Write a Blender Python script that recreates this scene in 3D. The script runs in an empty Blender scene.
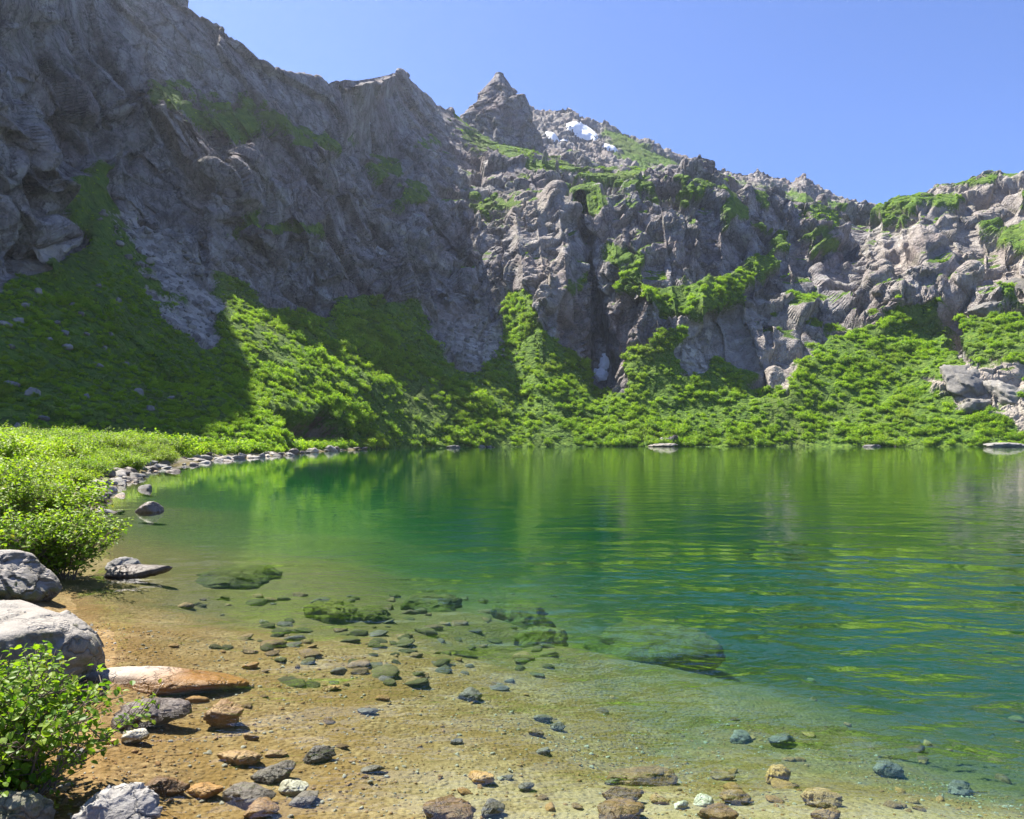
import bpy, math, random
import numpy as np
from mathutils import Vector, Matrix, Euler

# ------------------------------------------------------------------ camera constants
W, H = 1024, 819
F = 731.0            # focal length in pixels
HZ = 440.6           # horizon row
ZC = 1.7             # eye height above the lake
SUN_AZ, SUN_EL = -50.0, 58.0   # azimuth from +Y (negative = left), elevation
DETAIL = 1.0
scene = bpy.context.scene
COL = scene.collection
rng = np.random.default_rng(7)
random.seed(7)

def wpt(u, v, Y):
    """world point seen at row v, column u at depth Y"""
    return ((u - 512) / F * Y, Y, ZC + (HZ - v) / F * Y)

# ------------------------------------------------------------------ numpy noise
def _hash(ix, iy, iz, seed):
    u = np.uint32
    h = ix.astype(u) * u(374761393) + iy.astype(u) * u(668265263) + iz.astype(u) * u(2147483647) + u((seed * 974634777) & 0xFFFFFFFF)
    h = (h ^ (h >> u(13))) * u(1274126177)
    h = (h ^ (h >> u(16))) * u(2246822519)
    return h ^ (h >> u(13))

def vnoise(p, seed=0):
    """smooth value noise, -1..1"""
    i = np.floor(p).astype(np.int32)
    f = (p - i).astype(np.float32)
    f = f * f * f * (f * (f * 6 - 15) + 10)
    r = 0
    for dx in (0, 1):
        wx = f[:, 0] if dx else 1 - f[:, 0]
        for dy in (0, 1):
            wy = f[:, 1] if dy else 1 - f[:, 1]
            for dz in (0, 1):
                wz = f[:, 2] if dz else 1 - f[:, 2]
                r = r + wx * wy * wz * (_hash(i[:, 0] + dx, i[:, 1] + dy, i[:, 2] + dz, seed) / 2147483648.0 - 1)
    return r

def fbm(p, octv=4, seed=0, gain=0.5):
    a, s, t = 1.0, 0, 0
    for k in range(octv):
        s = s + a * vnoise(p * (2.03 ** k) + 17.3 * k, seed + k)
        t += a
        a *= gain
    return s / t

def facet(p, seed=0, tilt=1.0):
    """faceted blocks: each cell a random height and a random tilted plane; also distance to the cell's edge"""
    b = np.floor(p - 0.5).astype(np.int32)
    best = np.full(len(p), 1e9); second = np.full(len(p), 1e9)
    val = np.zeros(len(p))
    for dx in (0, 1):
        for dy in (0, 1):
            for dz in (0, 1):
                cx, cy, cz = b[:, 0] + dx, b[:, 1] + dy, b[:, 2] + dz
                h1 = _hash(cx, cy, cz, seed)
                h2 = _hash(cx, cy, cz, seed + 101)
                jx = (h1 & 1023) / 1023.0; jy = ((h1 >> 10) & 1023) / 1023.0; jz = ((h1 >> 20) & 1023) / 1023.0
                q = np.stack([p[:, 0] - cx - 0.15 - 0.7 * jx, p[:, 1] - cy - 0.15 - 0.7 * jy, p[:, 2] - cz - 0.15 - 0.7 * jz], 1)
                d = (q * q).sum(1)
                gx = (h2 & 1023) / 511.5 - 1; gy = ((h2 >> 10) & 1023) / 511.5 - 1; gz = ((h2 >> 20) & 1023) / 511.5 - 1
                hv = (_hash(cx, cy, cz, seed + 202) / 2147483648.0 - 1)
                v = hv + tilt * (gx * q[:, 0] + gy * q[:, 1] + gz * q[:, 2])
                m = d < best
                second = np.where(m, best, np.minimum(second, d))
                val = np.where(m, v, val)
                best = np.where(m, d, best)
    return val, np.sqrt(second) - np.sqrt(best)

def smoothstep(a, b, x):
    t = np.clip((x - a) / (b - a), 0, 1)
    return t * t * (3 - 2 * t)

def gsmooth(a, n, axis):
    """repeated box blur"""
    if n < 1: return a
    k = np.ones(2 * n + 1) / (2 * n + 1)
    for _ in range(2):
        pad = [(0, 0)] * a.ndim; pad[axis] = (n, n)
        b = np.pad(a, pad, mode='edge')
        c = np.cumsum(b, axis=axis)
        z = np.zeros_like(np.take(c, [0], axis=axis))
        c = np.concatenate([z, c], axis=axis)
        L = a.shape[axis]
        a = (np.take(c, range(2 * n + 1, 2 * n + 1 + L), axis=axis) - np.take(c, range(0, L), axis=axis)) / (2 * n + 1)
    return a

def seg_dist(px, py, pts):
    """distance from points to an open polyline"""
    d = np.full(px.shape, 1e9)
    for (x0, y0), (x1, y1) in zip(pts[:-1], pts[1:]):
        dx, dy = x1 - x0, y1 - y0
        L = dx * dx + dy * dy + 1e-12
        t = np.clip(((px - x0) * dx + (py - y0) * dy) / L, 0, 1)
        d = np.minimum(d, np.hypot(px - x0 - t * dx, py - y0 - t * dy))
    return d

def in_poly(px, py, pts):
    r = np.zeros(px.shape, bool)
    n = len(pts)
    for i in range(n):
        x0, y0 = pts[i]; x1, y1 = pts[(i + 1) % n]
        if y0 == y1: continue
        c = ((y0 > py) != (y1 > py)) & (px < (x1 - x0) * (py - y0) / (y1 - y0) + x0)
        r ^= c
    return r

# ------------------------------------------------------------------ mesh helpers
def np_mesh(name, verts, faces, mats=(), smooth=True, mat_idx=None):
    """verts (n,3), faces (m,3) or (m,4) arrays -> mesh data"""
    verts = np.asarray(verts, np.float32); faces = np.asarray(faces, np.int32)
    me = bpy.data.meshes.new(name)
    me.vertices.add(len(verts)); me.vertices.foreach_set('co', verts.ravel())
    k = faces.shape[1]
    me.loops.add(faces.size); me.loops.foreach_set('vertex_index', faces.ravel())
    me.polygons.add(len(faces))
    me.polygons.foreach_set('loop_start', np.arange(0, faces.size, k, dtype=np.int32))
    if mat_idx is not None: me.polygons.foreach_set('material_index', np.asarray(mat_idx, np.int32))
    me.polygons.foreach_set('use_smooth', np.full(len(faces), smooth))
    for m in mats: me.materials.append(m)
    me.update(calc_edges=True)
    return me

def attr(me, name, arr):
    a = me.attributes.new(name, 'FLOAT', 'POINT')
    a.data.foreach_set('value', np.asarray(arr, np.float32).ravel())

def link(name, data, parent=None, **props):
    o = bpy.data.objects.new(name, data)
    COL.objects.link(o)
    if parent is not None: o.parent = parent
    for k, v in props.items(): o[k] = v
    return o

def grid_faces(nr, nc):
    i = np.arange(nr * nc).reshape(nr, nc)
    return np.stack([i[:-1, :-1].ravel(), i[:-1, 1:].ravel(), i[1:, 1:].ravel(), i[1:, :-1].ravel()], 1)

def grid_normals(P):
    du = np.gradient(P, axis=1); dv = np.gradient(P, axis=0)
    n = np.cross(du, dv)
    n /= np.linalg.norm(n, axis=2, keepdims=True) + 1e-9
    return n

# ------------------------------------------------------------------ node helper
class NT:
    def __init__(s, name):
        s.m = bpy.data.materials.new(name); s.m.use_nodes = True
        s.t = s.m.node_tree; s.t.nodes.clear()
        s.out = s.t.nodes.new('ShaderNodeOutputMaterial')
    def n(s, typ, ins=None, **kw):
        nd = s.t.nodes.new('ShaderNode' + typ)
        for k, v in kw.items(): setattr(nd, k, v)
        for k, v in (ins or {}).items():
            sock = nd.inputs[k]
            if isinstance(v, bpy.types.NodeSocket): s.t.links.new(v, sock)
            else: sock.default_value = v
        return nd
    def mix(s, fac, a, b, blend='MIX'):
        nd = s.t.nodes.new('ShaderNodeMix'); nd.data_type = 'RGBA'; nd.blend_type = blend
        for sock, v in ((nd.inputs[0], fac), (nd.inputs[6], a), (nd.inputs[7], b)):
            if isinstance(v, bpy.types.NodeSocket): s.t.links.new(v, sock)
            else: sock.default_value = v if not isinstance(v, tuple) or len(v) == 4 else (*v, 1)
        return nd.outputs[2]
    def math(s, op, a, b=0.5, clamp=False):
        nd = s.t.nodes.new('ShaderNodeMath'); nd.operation = op; nd.use_clamp = clamp
        for sock, v in zip(nd.inputs, (a, b)):
            if isinstance(v, bpy.types.NodeSocket): s.t.links.new(v, sock)
            else: sock.default_value = v
        return nd.outputs[0]
    def ramp(s, fac, stops):
        nd = s.t.nodes.new('ShaderNodeValToRGB')
        s.t.links.new(fac, nd.inputs[0])
        e = nd.color_ramp.elements
        while len(e) < len(stops): e.new(0.5)
        for el, (p, c) in zip(e, stops):
            el.position = p; el.color = c if len(c) == 4 else (*c, 1)
        return nd.outputs[0]
    def rng(s, v, a, b, c=0.0, d=1.0):
        nd = s.n('MapRange', {0: v, 1: a, 2: b, 3: c, 4: d}); return nd.outputs[0]
    def noise(s, vec, scale, detail=4, rough=0.55, dist=0.0):
        return s.n('TexNoise', {'Vector': vec, 'Scale': scale, 'Detail': detail, 'Roughness': rough, 'Distortion': dist}).outputs[0]
    def attr(s, name): return s.n('Attribute', attribute_name=name).outputs['Fac']
    def pos(s): return s.n('NewGeometry').outputs['Position']
    def obj(s): return s.n('TexCoord').outputs['Object']
    def surf(s, sh): s.t.links.new(sh, s.out.inputs['Surface']); return s.m
    def bsdf(s, color, rough=0.9, normal=None, spec=0.3, **kw):
        ins = {'Base Color': color if isinstance(color, bpy.types.NodeSocket) else (*color, 1), 'Roughness': rough, 'Specular IOR Level': spec}
        if normal is not None: ins['Normal'] = normal
        ins.update(kw)
        return s.n('BsdfPrincipled', ins).outputs[0]
    def bump(s, h, strength=0.5, dist=0.1, normal=None):
        ins = {'Height': h, 'Strength': strength, 'Distance': dist}
        if normal is not None: ins['Normal'] = normal
        return s.n('Bump', ins).outputs[0]

# ------------------------------------------------------------------ materials
def mat_mountain():
    t = NT('mountain_rock_and_turf')
    p = t.pos()
    veg, scree, tone, bare = t.attr('veg'), t.attr('scree'), t.attr('tone'), t.attr('soil')
    n1 = t.noise(p, 0.035, 5, 0.6); n2 = t.noise(p, 0.22, 6, 0.65); n3 = t.noise(p, 1.6, 5, 0.7)
    rock = t.ramp(n2, [(0.32, (0.13, 0.112, 0.112)), (0.46, (0.265, 0.24, 0.235)), (0.58, (0.39, 0.365, 0.345)), (0.72, (0.56, 0.53, 0.49))])
    st_ = t.noise(t.n('Mapping', {0: p, 3: (0.32, 0.32, 0.045)}).outputs[0], 1.0, 5, 0.6, 0.5)
    rock = t.mix(t.rng(st_, 0.52, 0.68, 0, 0.55), rock, (0.10, 0.095, 0.10))
    rock = t.mix(t.rng(n1, 0.45, 0.7), rock, t.mix(0.6, rock, (0.20, 0.125, 0.115)), 'MIX')
    rock = t.mix(t.rng(n3, 0.5, 0.75, 0, 0.6), rock, (0.42, 0.40, 0.36))
    rock = t.mix(t.rng(n3, 0.48, 0.28, 0, 0.6), rock, (0.085, 0.078, 0.08))
    wn = t.n('TexNoise', {'Vector': p, 'Scale': 0.25, 'Detail': 5.0, 'Roughness': 0.65}).outputs[1]
    wpos = t.n('VectorMath', {0: p, 1: t.n('VectorMath', {0: wn, 3: 5.0}, operation='SCALE').outputs[0]}, operation='ADD').outputs[0]
    for sc_, wd_, st2 in ((0.11, 0.035, 0.75), (0.33, 0.05, 0.6)):
        mp = t.n('Mapping', {0: wpos, 2: (0.0, 0.35, 0.0), 3: (1.0, 1.0, 0.35)}).outputs[0]
        ck = t.n('TexVoronoi', {'Vector': mp, 'Scale': sc_}, feature='DISTANCE_TO_EDGE').outputs[0]
        rock = t.mix(t.rng(ck, 0.0, wd_, st2, 0.0), rock, (0.05, 0.046, 0.048))
    rock = t.mix(tone, rock, t.mix(0.75, rock, (0.52, 0.45, 0.36)))
    moss = t.math('MULTIPLY', t.rng(t.noise(p, 0.12, 6, 0.7), 0.52, 0.64), 0.35)
    rock = t.mix(moss, rock, (0.085, 0.10, 0.035))
    v = t.n('TexVoronoi', {'Vector': t.n('VectorMath', {0: p, 1: t.n('TexNoise', {'Vector': p, 'Scale': 0.7}).outputs[1]}, operation='ADD').outputs[0], 'Scale': 0.75})
    stones = t.mix(v.outputs['Color'], (0.20, 0.17, 0.14), (0.46, 0.41, 0.35))
    stones = t.mix(t.n('SeparateColor', {0: v.outputs['Color']}).outputs[0], (0.22, 0.20, 0.175), (0.55, 0.50, 0.44))
    rock = t.mix(scree, rock, stones)
    rock = t.mix(bare, rock, t.mix(n2, (0.17, 0.10, 0.06), (0.34, 0.23, 0.15)))
    grass = t.ramp(t.noise(p, 0.5, 6, 0.7), [(0.3, (0.035, 0.08, 0.012)), (0.5, (0.095, 0.175, 0.018)), (0.72, (0.19, 0.27, 0.03))])
    grass = t.mix(t.rng(n1, 0.5, 0.75, 0, 0.5), grass, (0.13, 0.13, 0.04))
    vm = t.math('ADD', veg, t.math('MULTIPLY', t.math('SUBTRACT', n3, 0.5), 0.9))
    vm = t.rng(vm, 0.42, 0.58)
    col = t.mix(vm, rock, grass)
    b1 = t.bump(n3, 0.9, 0.9)
    vb = t.n('TexVoronoi', {'Vector': p, 'Scale': 0.45}, feature='DISTANCE_TO_EDGE').outputs[0]
    b2 = t.bump(t.rng(vb, 0.0, 0.12), 0.55, 0.7, b1)
    b3 = t.bump(t.noise(p, 5.0, 4, 0.7), 0.35, 0.3, b2)
    return t.surf(t.bsdf(col, 0.92, b3, 0.2))

def mat_bed():
    t = NT('lake_bed_sand')
    p = t.pos()
    land = t.attr('land'); alg = t.attr('algae')
    n1 = t.noise(p, 0.9, 5, 0.6); n2 = t.noise(p, 14, 5, 0.7); n3 = t.noise(p, 70, 3, 0.6)
    sand = t.ramp(n2, [(0.3, (0.125, 0.076, 0.020)), (0.5, (0.20, 0.127, 0.037)), (0.7, (0.27, 0.182, 0.066))])
    sand = t.mix(t.rng(n1, 0.4, 0.7, 0, 0.55), sand, (0.17, 0.095, 0.02))
    sand = t.mix(t.math('SUBTRACT', 1.0, t.attr('pale')), sand, t.mix(0.55, sand, (0.15, 0.082, 0.015)))  # deeper amber where no sky reflection is painted
    sand = t.mix(t.math('MULTIPLY', t.attr('pale'), 0.6), sand, t.mix(n2, (0.255, 0.205, 0.115), (0.36, 0.295, 0.18)))  # reflected sky painted in as paler sand
    v = t.n('TexVoronoi', {'Vector': p, 'Scale': 26.0})
    sc = t.n('SeparateColor', {0: v.outputs['Color']})
    peb = t.mix(sc.outputs[0], (0.13, 0.078, 0.027), (0.31, 0.22, 0.10))
    sand = t.mix(t.math('MULTIPLY', t.rng(t.noise(p, 2.2, 3, 0.6), 0.42, 0.6), 0.65), sand, peb)
    algc = t.mix(t.noise(p, 5, 5, 0.7), (0.04, 0.034, 0.010), (0.19, 0.145, 0.035))
    am = t.rng(t.math('ADD', alg, t.math('MULTIPLY', t.math('SUBTRACT', t.noise(p, 1.7, 6, 0.7), 0.5), 1.2)), 0.35, 0.65)
    col = t.mix(am, sand, algc)
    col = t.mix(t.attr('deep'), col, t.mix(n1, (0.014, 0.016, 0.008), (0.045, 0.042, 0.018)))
    soil = t.mix(n2, (0.06, 0.05, 0.03), (0.20, 0.17, 0.12))
    col = t.mix(land, col, soil)
    b = t.bump(n2, 0.5, 0.05)
    b = t.bump(t.rng(v.outputs['Distance'], 0, 0.6, 1, 0), 0.6, 0.02, b)
    b = t.bump(n3, 0.4, 0.01, b)
    return t.surf(t.bsdf(col, 0.85, b, 0.25))

def mat_water():
    t = NT('lake_water')
    p = t.pos()
    sx = t.n('Mapping', {0: p, 3: (1.0, 1.55, 1.0)}).outputs[0]
    big = t.noise(sx, 0.55, 2, 0.5, 0.4); mid = t.noise(sx, 2.1, 3, 0.5, 0.3); fine = t.noise(sx, 7.0, 2, 0.5)
    x = t.n('SeparateXYZ', {0: p}).outputs
    calm = t.noise(t.n('Mapping', {0: p, 3: (0.25, 0.6, 1)}).outputs[0], 0.12, 3, 0.5)
    side = t.rng(t.math('ADD', x[0], t.math('MULTIPLY', x[1], 0.06)), -4.0, 4.5, 0.22, 1.0)
    side = t.math('MULTIPLY', side, t.rng(x[1], 6.0, 12.5, 3.0, 0.55))
    side = t.math('MULTIPLY', side, t.rng(x[1], 9.0, 24.0, 0.9, 0.33))
    amp = t.math('MULTIPLY', t.rng(calm, 0.35, 0.65, 0.45, 1.25), side)
    h = t.math('ADD', t.math('MULTIPLY', big, 1.0), t.math('ADD', t.math('MULTIPLY', mid, 0.27), t.math('MULTIPLY', fine, 0.045)))
    h = t.math('MULTIPLY', h, amp)
    nb = t.bump(h, 1.0, 0.16)
    fr = t.n('Fresnel', {'IOR': 1.33, 'Normal': nb}).outputs[0]
    tr = t.n('BsdfTransparent', {'Color': (1, 1, 1, 1)}).outputs[0]
    gl = t.n('BsdfGlossy', {'Color': (1, 1, 1, 1), 'Roughness': 0.015, 'Normal': nb}).outputs[0]
    mx = t.n('MixShader', {0: fr, 1: tr, 2: gl}).outputs[0]
    t.surf(mx)
    ab = t.n('VolumeAbsorption', {'Color': WATER_ABS, 'Density': WATER_ABS_D}).outputs[0]
    sc = t.n('VolumeScatter', {'Color': WATER_SC, 'Density': WATER_SC_D, 'Anisotropy': 0.3}).outputs[0]
    ad = t.n('AddShader', {0: ab, 1: sc}).outputs[0]
    t.t.links.new(ad, t.out.inputs['Volume'])
    return t.m
WATER_ABS, WATER_ABS_D = (0.10, 0.76, 0.58, 1), 0.25
WATER_SC, WATER_SC_D = (0.10, 0.95, 0.36, 1), 0.0085

def mat_leaf(name, c1, c2, trans=0.5):
    t = NT(name)
    r = t.n('ObjectInfo').outputs['Random']
    g = t.attr('leaf_tone')
    p = t.pos()
    k = t.math('ADD', t.math('MULTIPLY', g, 0.6), t.math('MULTIPLY', t.noise(p, 0.35, 3, 0.6), 0.4))
    k = t.math('ADD', k, t.math('MULTIPLY', t.math('SUBTRACT', r, 0.5), 0.35))
    col = t.mix(t.rng(k, 0.2, 0.8), c1, c2)
    col = t.mix(t.rng(t.noise(p, 0.055, 4, 0.65), 0.5, 0.68, 0, 0.5), col, (0.22, 0.26, 0.04))
    col = t.mix(t.rng(t.noise(p, 0.16, 3, 0.6), 0.57, 0.7, 0, 0.5), col, (0.07, 0.17, 0.02))
    col = t.mix(t.rng(g, 0.965, 0.97, 0, 0.7), col, (0.26, 0.19, 0.05))
    d = t.n('BsdfPrincipled', {'Base Color': col, 'Roughness': 0.5, 'Specular IOR Level': 0.35}).outputs[0]
    tc = t.mix(1.0, col, (1.1, 1.25, 0.5), 'MULTIPLY')
    tl = t.n('BsdfTranslucent', {'Color': tc}).outputs[0]
    return t.surf(t.n('MixShader', {0: trans, 1: d, 2: tl}).outputs[0])

def mat_simple(name, c1, c2, scale=8, rough=0.9, bumpd=0.02):
    t = NT(name)
    p = t.obj()
    n = t.noise(p, scale, 5, 0.65)
    col = t.mix(t.rng(n, 0.3, 0.7), c1, c2)
    return t.surf(t.bsdf(col, rough, t.bump(n, 0.6, bumpd)))

M_MOUNT = mat_mountain()
M_BED = mat_bed()
M_WATER = mat_water()

# ------------------------------------------------------------------ THE MOUNTAINSIDE (one continuous sheet of ground with its cliffs)
U0, U1 = -400, 1240
def keyline(pts):
    us = np.array([a[0] for a in pts], float); vs = np.array([a[1] for a in pts], float)
    return lambda u: np.interp(u, us, vs)

# each line: profile of rows (v) and depths (Y) along the columns
LN = []
# L0 shore / foot
LN.append((keyline([(-320, 478), (0, 478), (100, 475), (180, 472), (215, 470), (285, 464), (330, 454), (400, 449.5), (500, 448.5), (700, 447.8), (1024, 448.2), (1400, 450)]),
           keyline([(-320, 40), (0, 52), (100, 58), (180, 62), (215, 66), (285, 86), (330, 118), (400, 160), (500, 186), (600, 200), (800, 200), (1024, 188), (1400, 150)])))
# L1 mid slope
LN.append((keyline([(-320, 400), (0, 385), (100, 370), (225, 372), (300, 385), (400, 385), (500, 400), (600, 418), (700, 405), (800, 405), (900, 385), (1024, 385), (1400, 380)]),
           keyline([(-400, 53), (0, 71), (100, 90), (225, 115), (300, 130), (400, 180), (500, 206), (600, 214), (700, 218), (800, 219), (900, 225), (1024, 208), (1400, 170)])))
# L2 foot of the cliffs
LN.append((keyline([(-320, 300), (0, 285), (60, 270), (82, 225), (100, 195), (120, 215), (150, 240), (200, 265), (225, 280), (300, 300), (350, 305), (400, 295), (440, 330), (500, 340), (540, 330), (560, 345), (600, 385), (620, 350), (650, 330), (700, 345), (750, 390), (780, 395), (800, 355), (850, 315), (900, 310), (930, 325), (960, 300), (1024, 300), (1400, 300)]),
           keyline([(-400, 66), (-100, 82), (0, 98), (60, 113), (100, 140), (150, 152), (225, 165), (300, 182), (400, 226), (500, 240), (600, 238), (700, 239), (750, 232), (780, 232), (850, 256), (900, 262), (960, 250), (1024, 235), (1400, 200)])))
# L3 crest of the lower cliffs
LN.append((keyline([(-320, 60), (0, 60), (100, 80), (150, 92), (200, 108), (250, 125), (300, 142), (350, 155), (400, 180), (440, 205), (500, 210), (540, 200), (560, 192), (600, 185), (650, 176), (700, 170), (740, 186), (800, 206), (850, 208), (880, 203), (920, 196), (960, 185), (1000, 178), (1024, 180), (1400, 160)]),
           keyline([(-400, 74), (-80, 97), (0, 111), (100, 160), (200, 189), (250, 196), (300, 213), (350, 235), (400, 275), (500, 295), (600, 304), (650, 310), (700, 310), (740, 316), (850, 340), (960, 328), (1024, 312), (1400, 270)])))
# L4 back of the bench
LN.append((keyline([(-320, 30), (0, 30), (100, 55), (150, 72), (200, 78), (250, 98), (300, 118), (350, 135), (380, 152), (440, 160), (500, 163), (560, 170), (600, 172), (650, 172), (700, 166.5), (740, 182), (800, 203), (850, 205.5), (880, 200.5), (920, 193), (960, 182), (1000, 175), (1024, 176.5), (1400, 155)]),
           keyline([(-400, 78), (-80, 102), (0, 117), (100, 172), (150, 184), (200, 198), (250, 204), (300, 221), (350, 241), (376, 285), (400, 312), (500, 345), (600, 350), (700, 324), (740, 328), (850, 354), (960, 346), (1024, 332), (1400, 290)])))
# L5 skyline
LN.append((keyline([(-400, -560), (-176, -456), (-126, -415), (-78, -380), (-6, -293), (34, -232), (43, -210), (56, -175), (65, -150), (70, -140), (94, -84), (104, -68), (133, -38), (170, -10), (188, -3), (205, 9), (240, 42), (280, 70), (320, 82), (360, 79), (384, 73), (399, 67), (410, 78), (440, 105), (470, 121), (500, 133), (530, 142), (560, 154), (600, 165), (650, 169), (700, 165.5), (740, 180.5), (800, 201.5), (850, 204), (880, 199.5), (920, 191.5), (960, 180), (1000, 173), (1024, 174.5), (1400, 152)]),
           keyline([(-400, 90), (-176, 104), (-126, 109), (-78, 114), (-6, 128), (34, 140), (43, 147), (56, 160), (65, 172), (70, 180), (94, 196), (104, 203), (133, 204), (170, 204), (203, 208), (228, 211), (292, 230), (327, 242), (350, 247), (360, 250), (378, 300), (400, 350), (470, 420), (530, 425), (600, 400), (650, 378), (700, 334), (740, 338), (850, 362), (960, 366), (1024, 352), (1400, 310)])))

CUTS = [70, 120, 300, 70, 190]
CUTS = [int(c * DETAIL) for c in CUTS]
NB = int(16 * DETAIL)
ucols = np.linspace(U0, U1, int((U1 - U0) * DETAIL) + 1)
nodes = []
for vf, yf in LN:
    v = gsmooth(vf(ucols), int(7 * DETAIL), 0); Y = gsmooth(yf(ucols), int(7 * DETAIL), 0)
    nodes.append((v, Y))
rows_P, rows_uv, rows_k = [], [], []
def P_of(v, Y): return np.stack([(ucols - 512) / F * Y, Y, ZC + (HZ - v) / F * Y], 1)
nodeP = [P_of(v, Y) for v, Y in nodes]
under = nodeP[0].copy(); under[:, 1] -= 6; under[:, 0] *= 0.97; under[:, 2] = -4.0
back1 = nodeP[-1].copy(); back1[:, 1] += 60; back1[:, 0] *= back1[:, 1] / nodeP[-1][:, 1]; back1[:, 2] -= 45
rows_P.append(under)
for k in range(5):
    a, b = nodeP[k], nodeP[k + 1]
    for j in range(CUTS[k]):
        s = j / CUTS[k]
        rows_P.append(a * (1 - s) + b * s)
for j in range(NB + 1):
    s = j / NB
    rows_P.append(nodeP[-1] * (1 - s) + back1 * s)
P = np.stack(rows_P, 0)                        # rows x cols x 3
NR, NC = P.shape[:2]
P[1:] = gsmooth(P[1:], int(2 * DETAIL), 0)
uu = 512 + P[..., 0] / P[..., 1] * F
vv = HZ - (P[..., 2] - ZC) / P[..., 1] * F

# relief strokes: (polyline in the view, width, metres away(+) / toward(-))
STROKES = [
    ([(600, 340), (603, 395)], 14, 3),
    ([(640, 195), (640, 300)], 20, -4), ([(690, 205), (680, 300)], 40, -10), 
    ([(770, 310), (772, 385)], 30, -7), ([(715, 300), (700, 330)], 22, -4), ([(860, 215), (850, 305)], 20, 9),
    ([(935, 225), (905, 285)], 30, -10), 
    ([(530, 215), (545, 300)], 24, -8), ([(505, 290), (520, 400)], 14, 7), ([(575, 215), (560, 330)], 10, -6),
    ([(20, 90), (30, 272)], 44, -7), ([(60, 180), (62, 265)], 14, -6),
    ([(215, 190), (215, 268)], 14, -6), ([(398, 75), (402, 110), (425, 160)], 18, -5), ([(345, 88), (370, 150)], 14, 7),
    ([(470, 175), (470, 300)], 26, 7), ([(430, 165), (400, 290)], 20, -7), ([(330, 150), (345, 300)], 18, -6), ([(280, 150), (300, 290)], 14, 6),
    ([(1000, 180), (960, 260)], 20, 8), ([(1010, 372), (940, 380)], 16, -4),
]
dY = np.zeros(uu.shape)
# buttresses and recesses of the walls, upright on the right, slanting on the left mountain
lean = np.where(uu < 480, 0.75, 0.12) * (vv - 250)
ribp = np.stack([((uu - lean) / 42.0).ravel(), (vv / 190.0).ravel(), np.zeros(uu.size)], 1)
rib = (1 - np.abs(vnoise(ribp, 501))) ** 2 - 0.45 + 0.5 * ((1 - np.abs(vnoise(ribp * np.array([2.3, 1.6, 1]) + 7, 502))) ** 2 - 0.45)
rown = np.arange(NR)[:, None]
c2, c3, c5 = 1 + sum(CUTS[:2]), 1 + sum(CUTS[:3]), 1 + sum(CUTS[:5])
wall = smoothstep(c2, c2 + 60, rown) * (1 - 0.75 * smoothstep(c3 - 30, c3 + 60, rown)) 
dY -= rib.reshape(uu.shape) * wall * np.where(uu < 440, 6.0, 7.5)
for pts, w, amt in STROKES:
    d = seg_dist(uu, vv, pts)
    dY += amt * np.exp(-(d / w) ** 2)
dg = seg_dist(uu, vv, [(580, 195), (585, 225), (590, 262), (597, 312), (603, 384)])
dY += 17 * np.exp(-(dg / 4.2) ** 4)          # the narrow dark gully
P[..., 1] += dY                              # slide along the ground's depth
P[..., 0] += dY * (uu - 512) / F
P[..., 2] += dY * (HZ - vv) / F

# painted ground cover: polygons in map space of the slope
MU, MV = np.meshgrid(np.arange(U0, U1 + 1, 1.0), np.arange(-360, 470, 1.0))
def raster(polys, blur=3):
    m = np.zeros(MU.shape)
    for val, pts in polys:
        m = np.where(in_poly(MU, MV, pts), val, m)
    return gsmooth(gsmooth(m, blur, 0), blur, 1)
def sample(m, u, v):
    i = np.clip(np.round(v + 360).astype(int), 0, m.shape[0] - 1); j = np.clip(np.round(u - U0).astype(int), 0, m.shape[1] - 1)
    return m[i, j]
SLOPE_L = [(-320, 300), (0, 288), (40, 275), (62, 262), (80, 240), (80, 170), (112, 165), (112, 200), (130, 225), (180, 255), (215, 275), (232, 282), (270, 300), (335, 322), (345, 297), (380, 290), (420, 300), (440, 345), (470, 372), (500, 350), (508, 292), (530, 290), (545, 330), (575, 350), (600, 388), (625, 388), (630, 350), (660, 335), (690, 330), (674, 370), (697, 358), (748, 374), (787, 392), (803, 358), (838, 335), (861, 316), (939, 302), (943, 319), (930, 335), (962, 358), (970, 374), (912, 374), (947, 397), (1017, 428), (1060, 450), (1060, 470), (-320, 470)]
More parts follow.
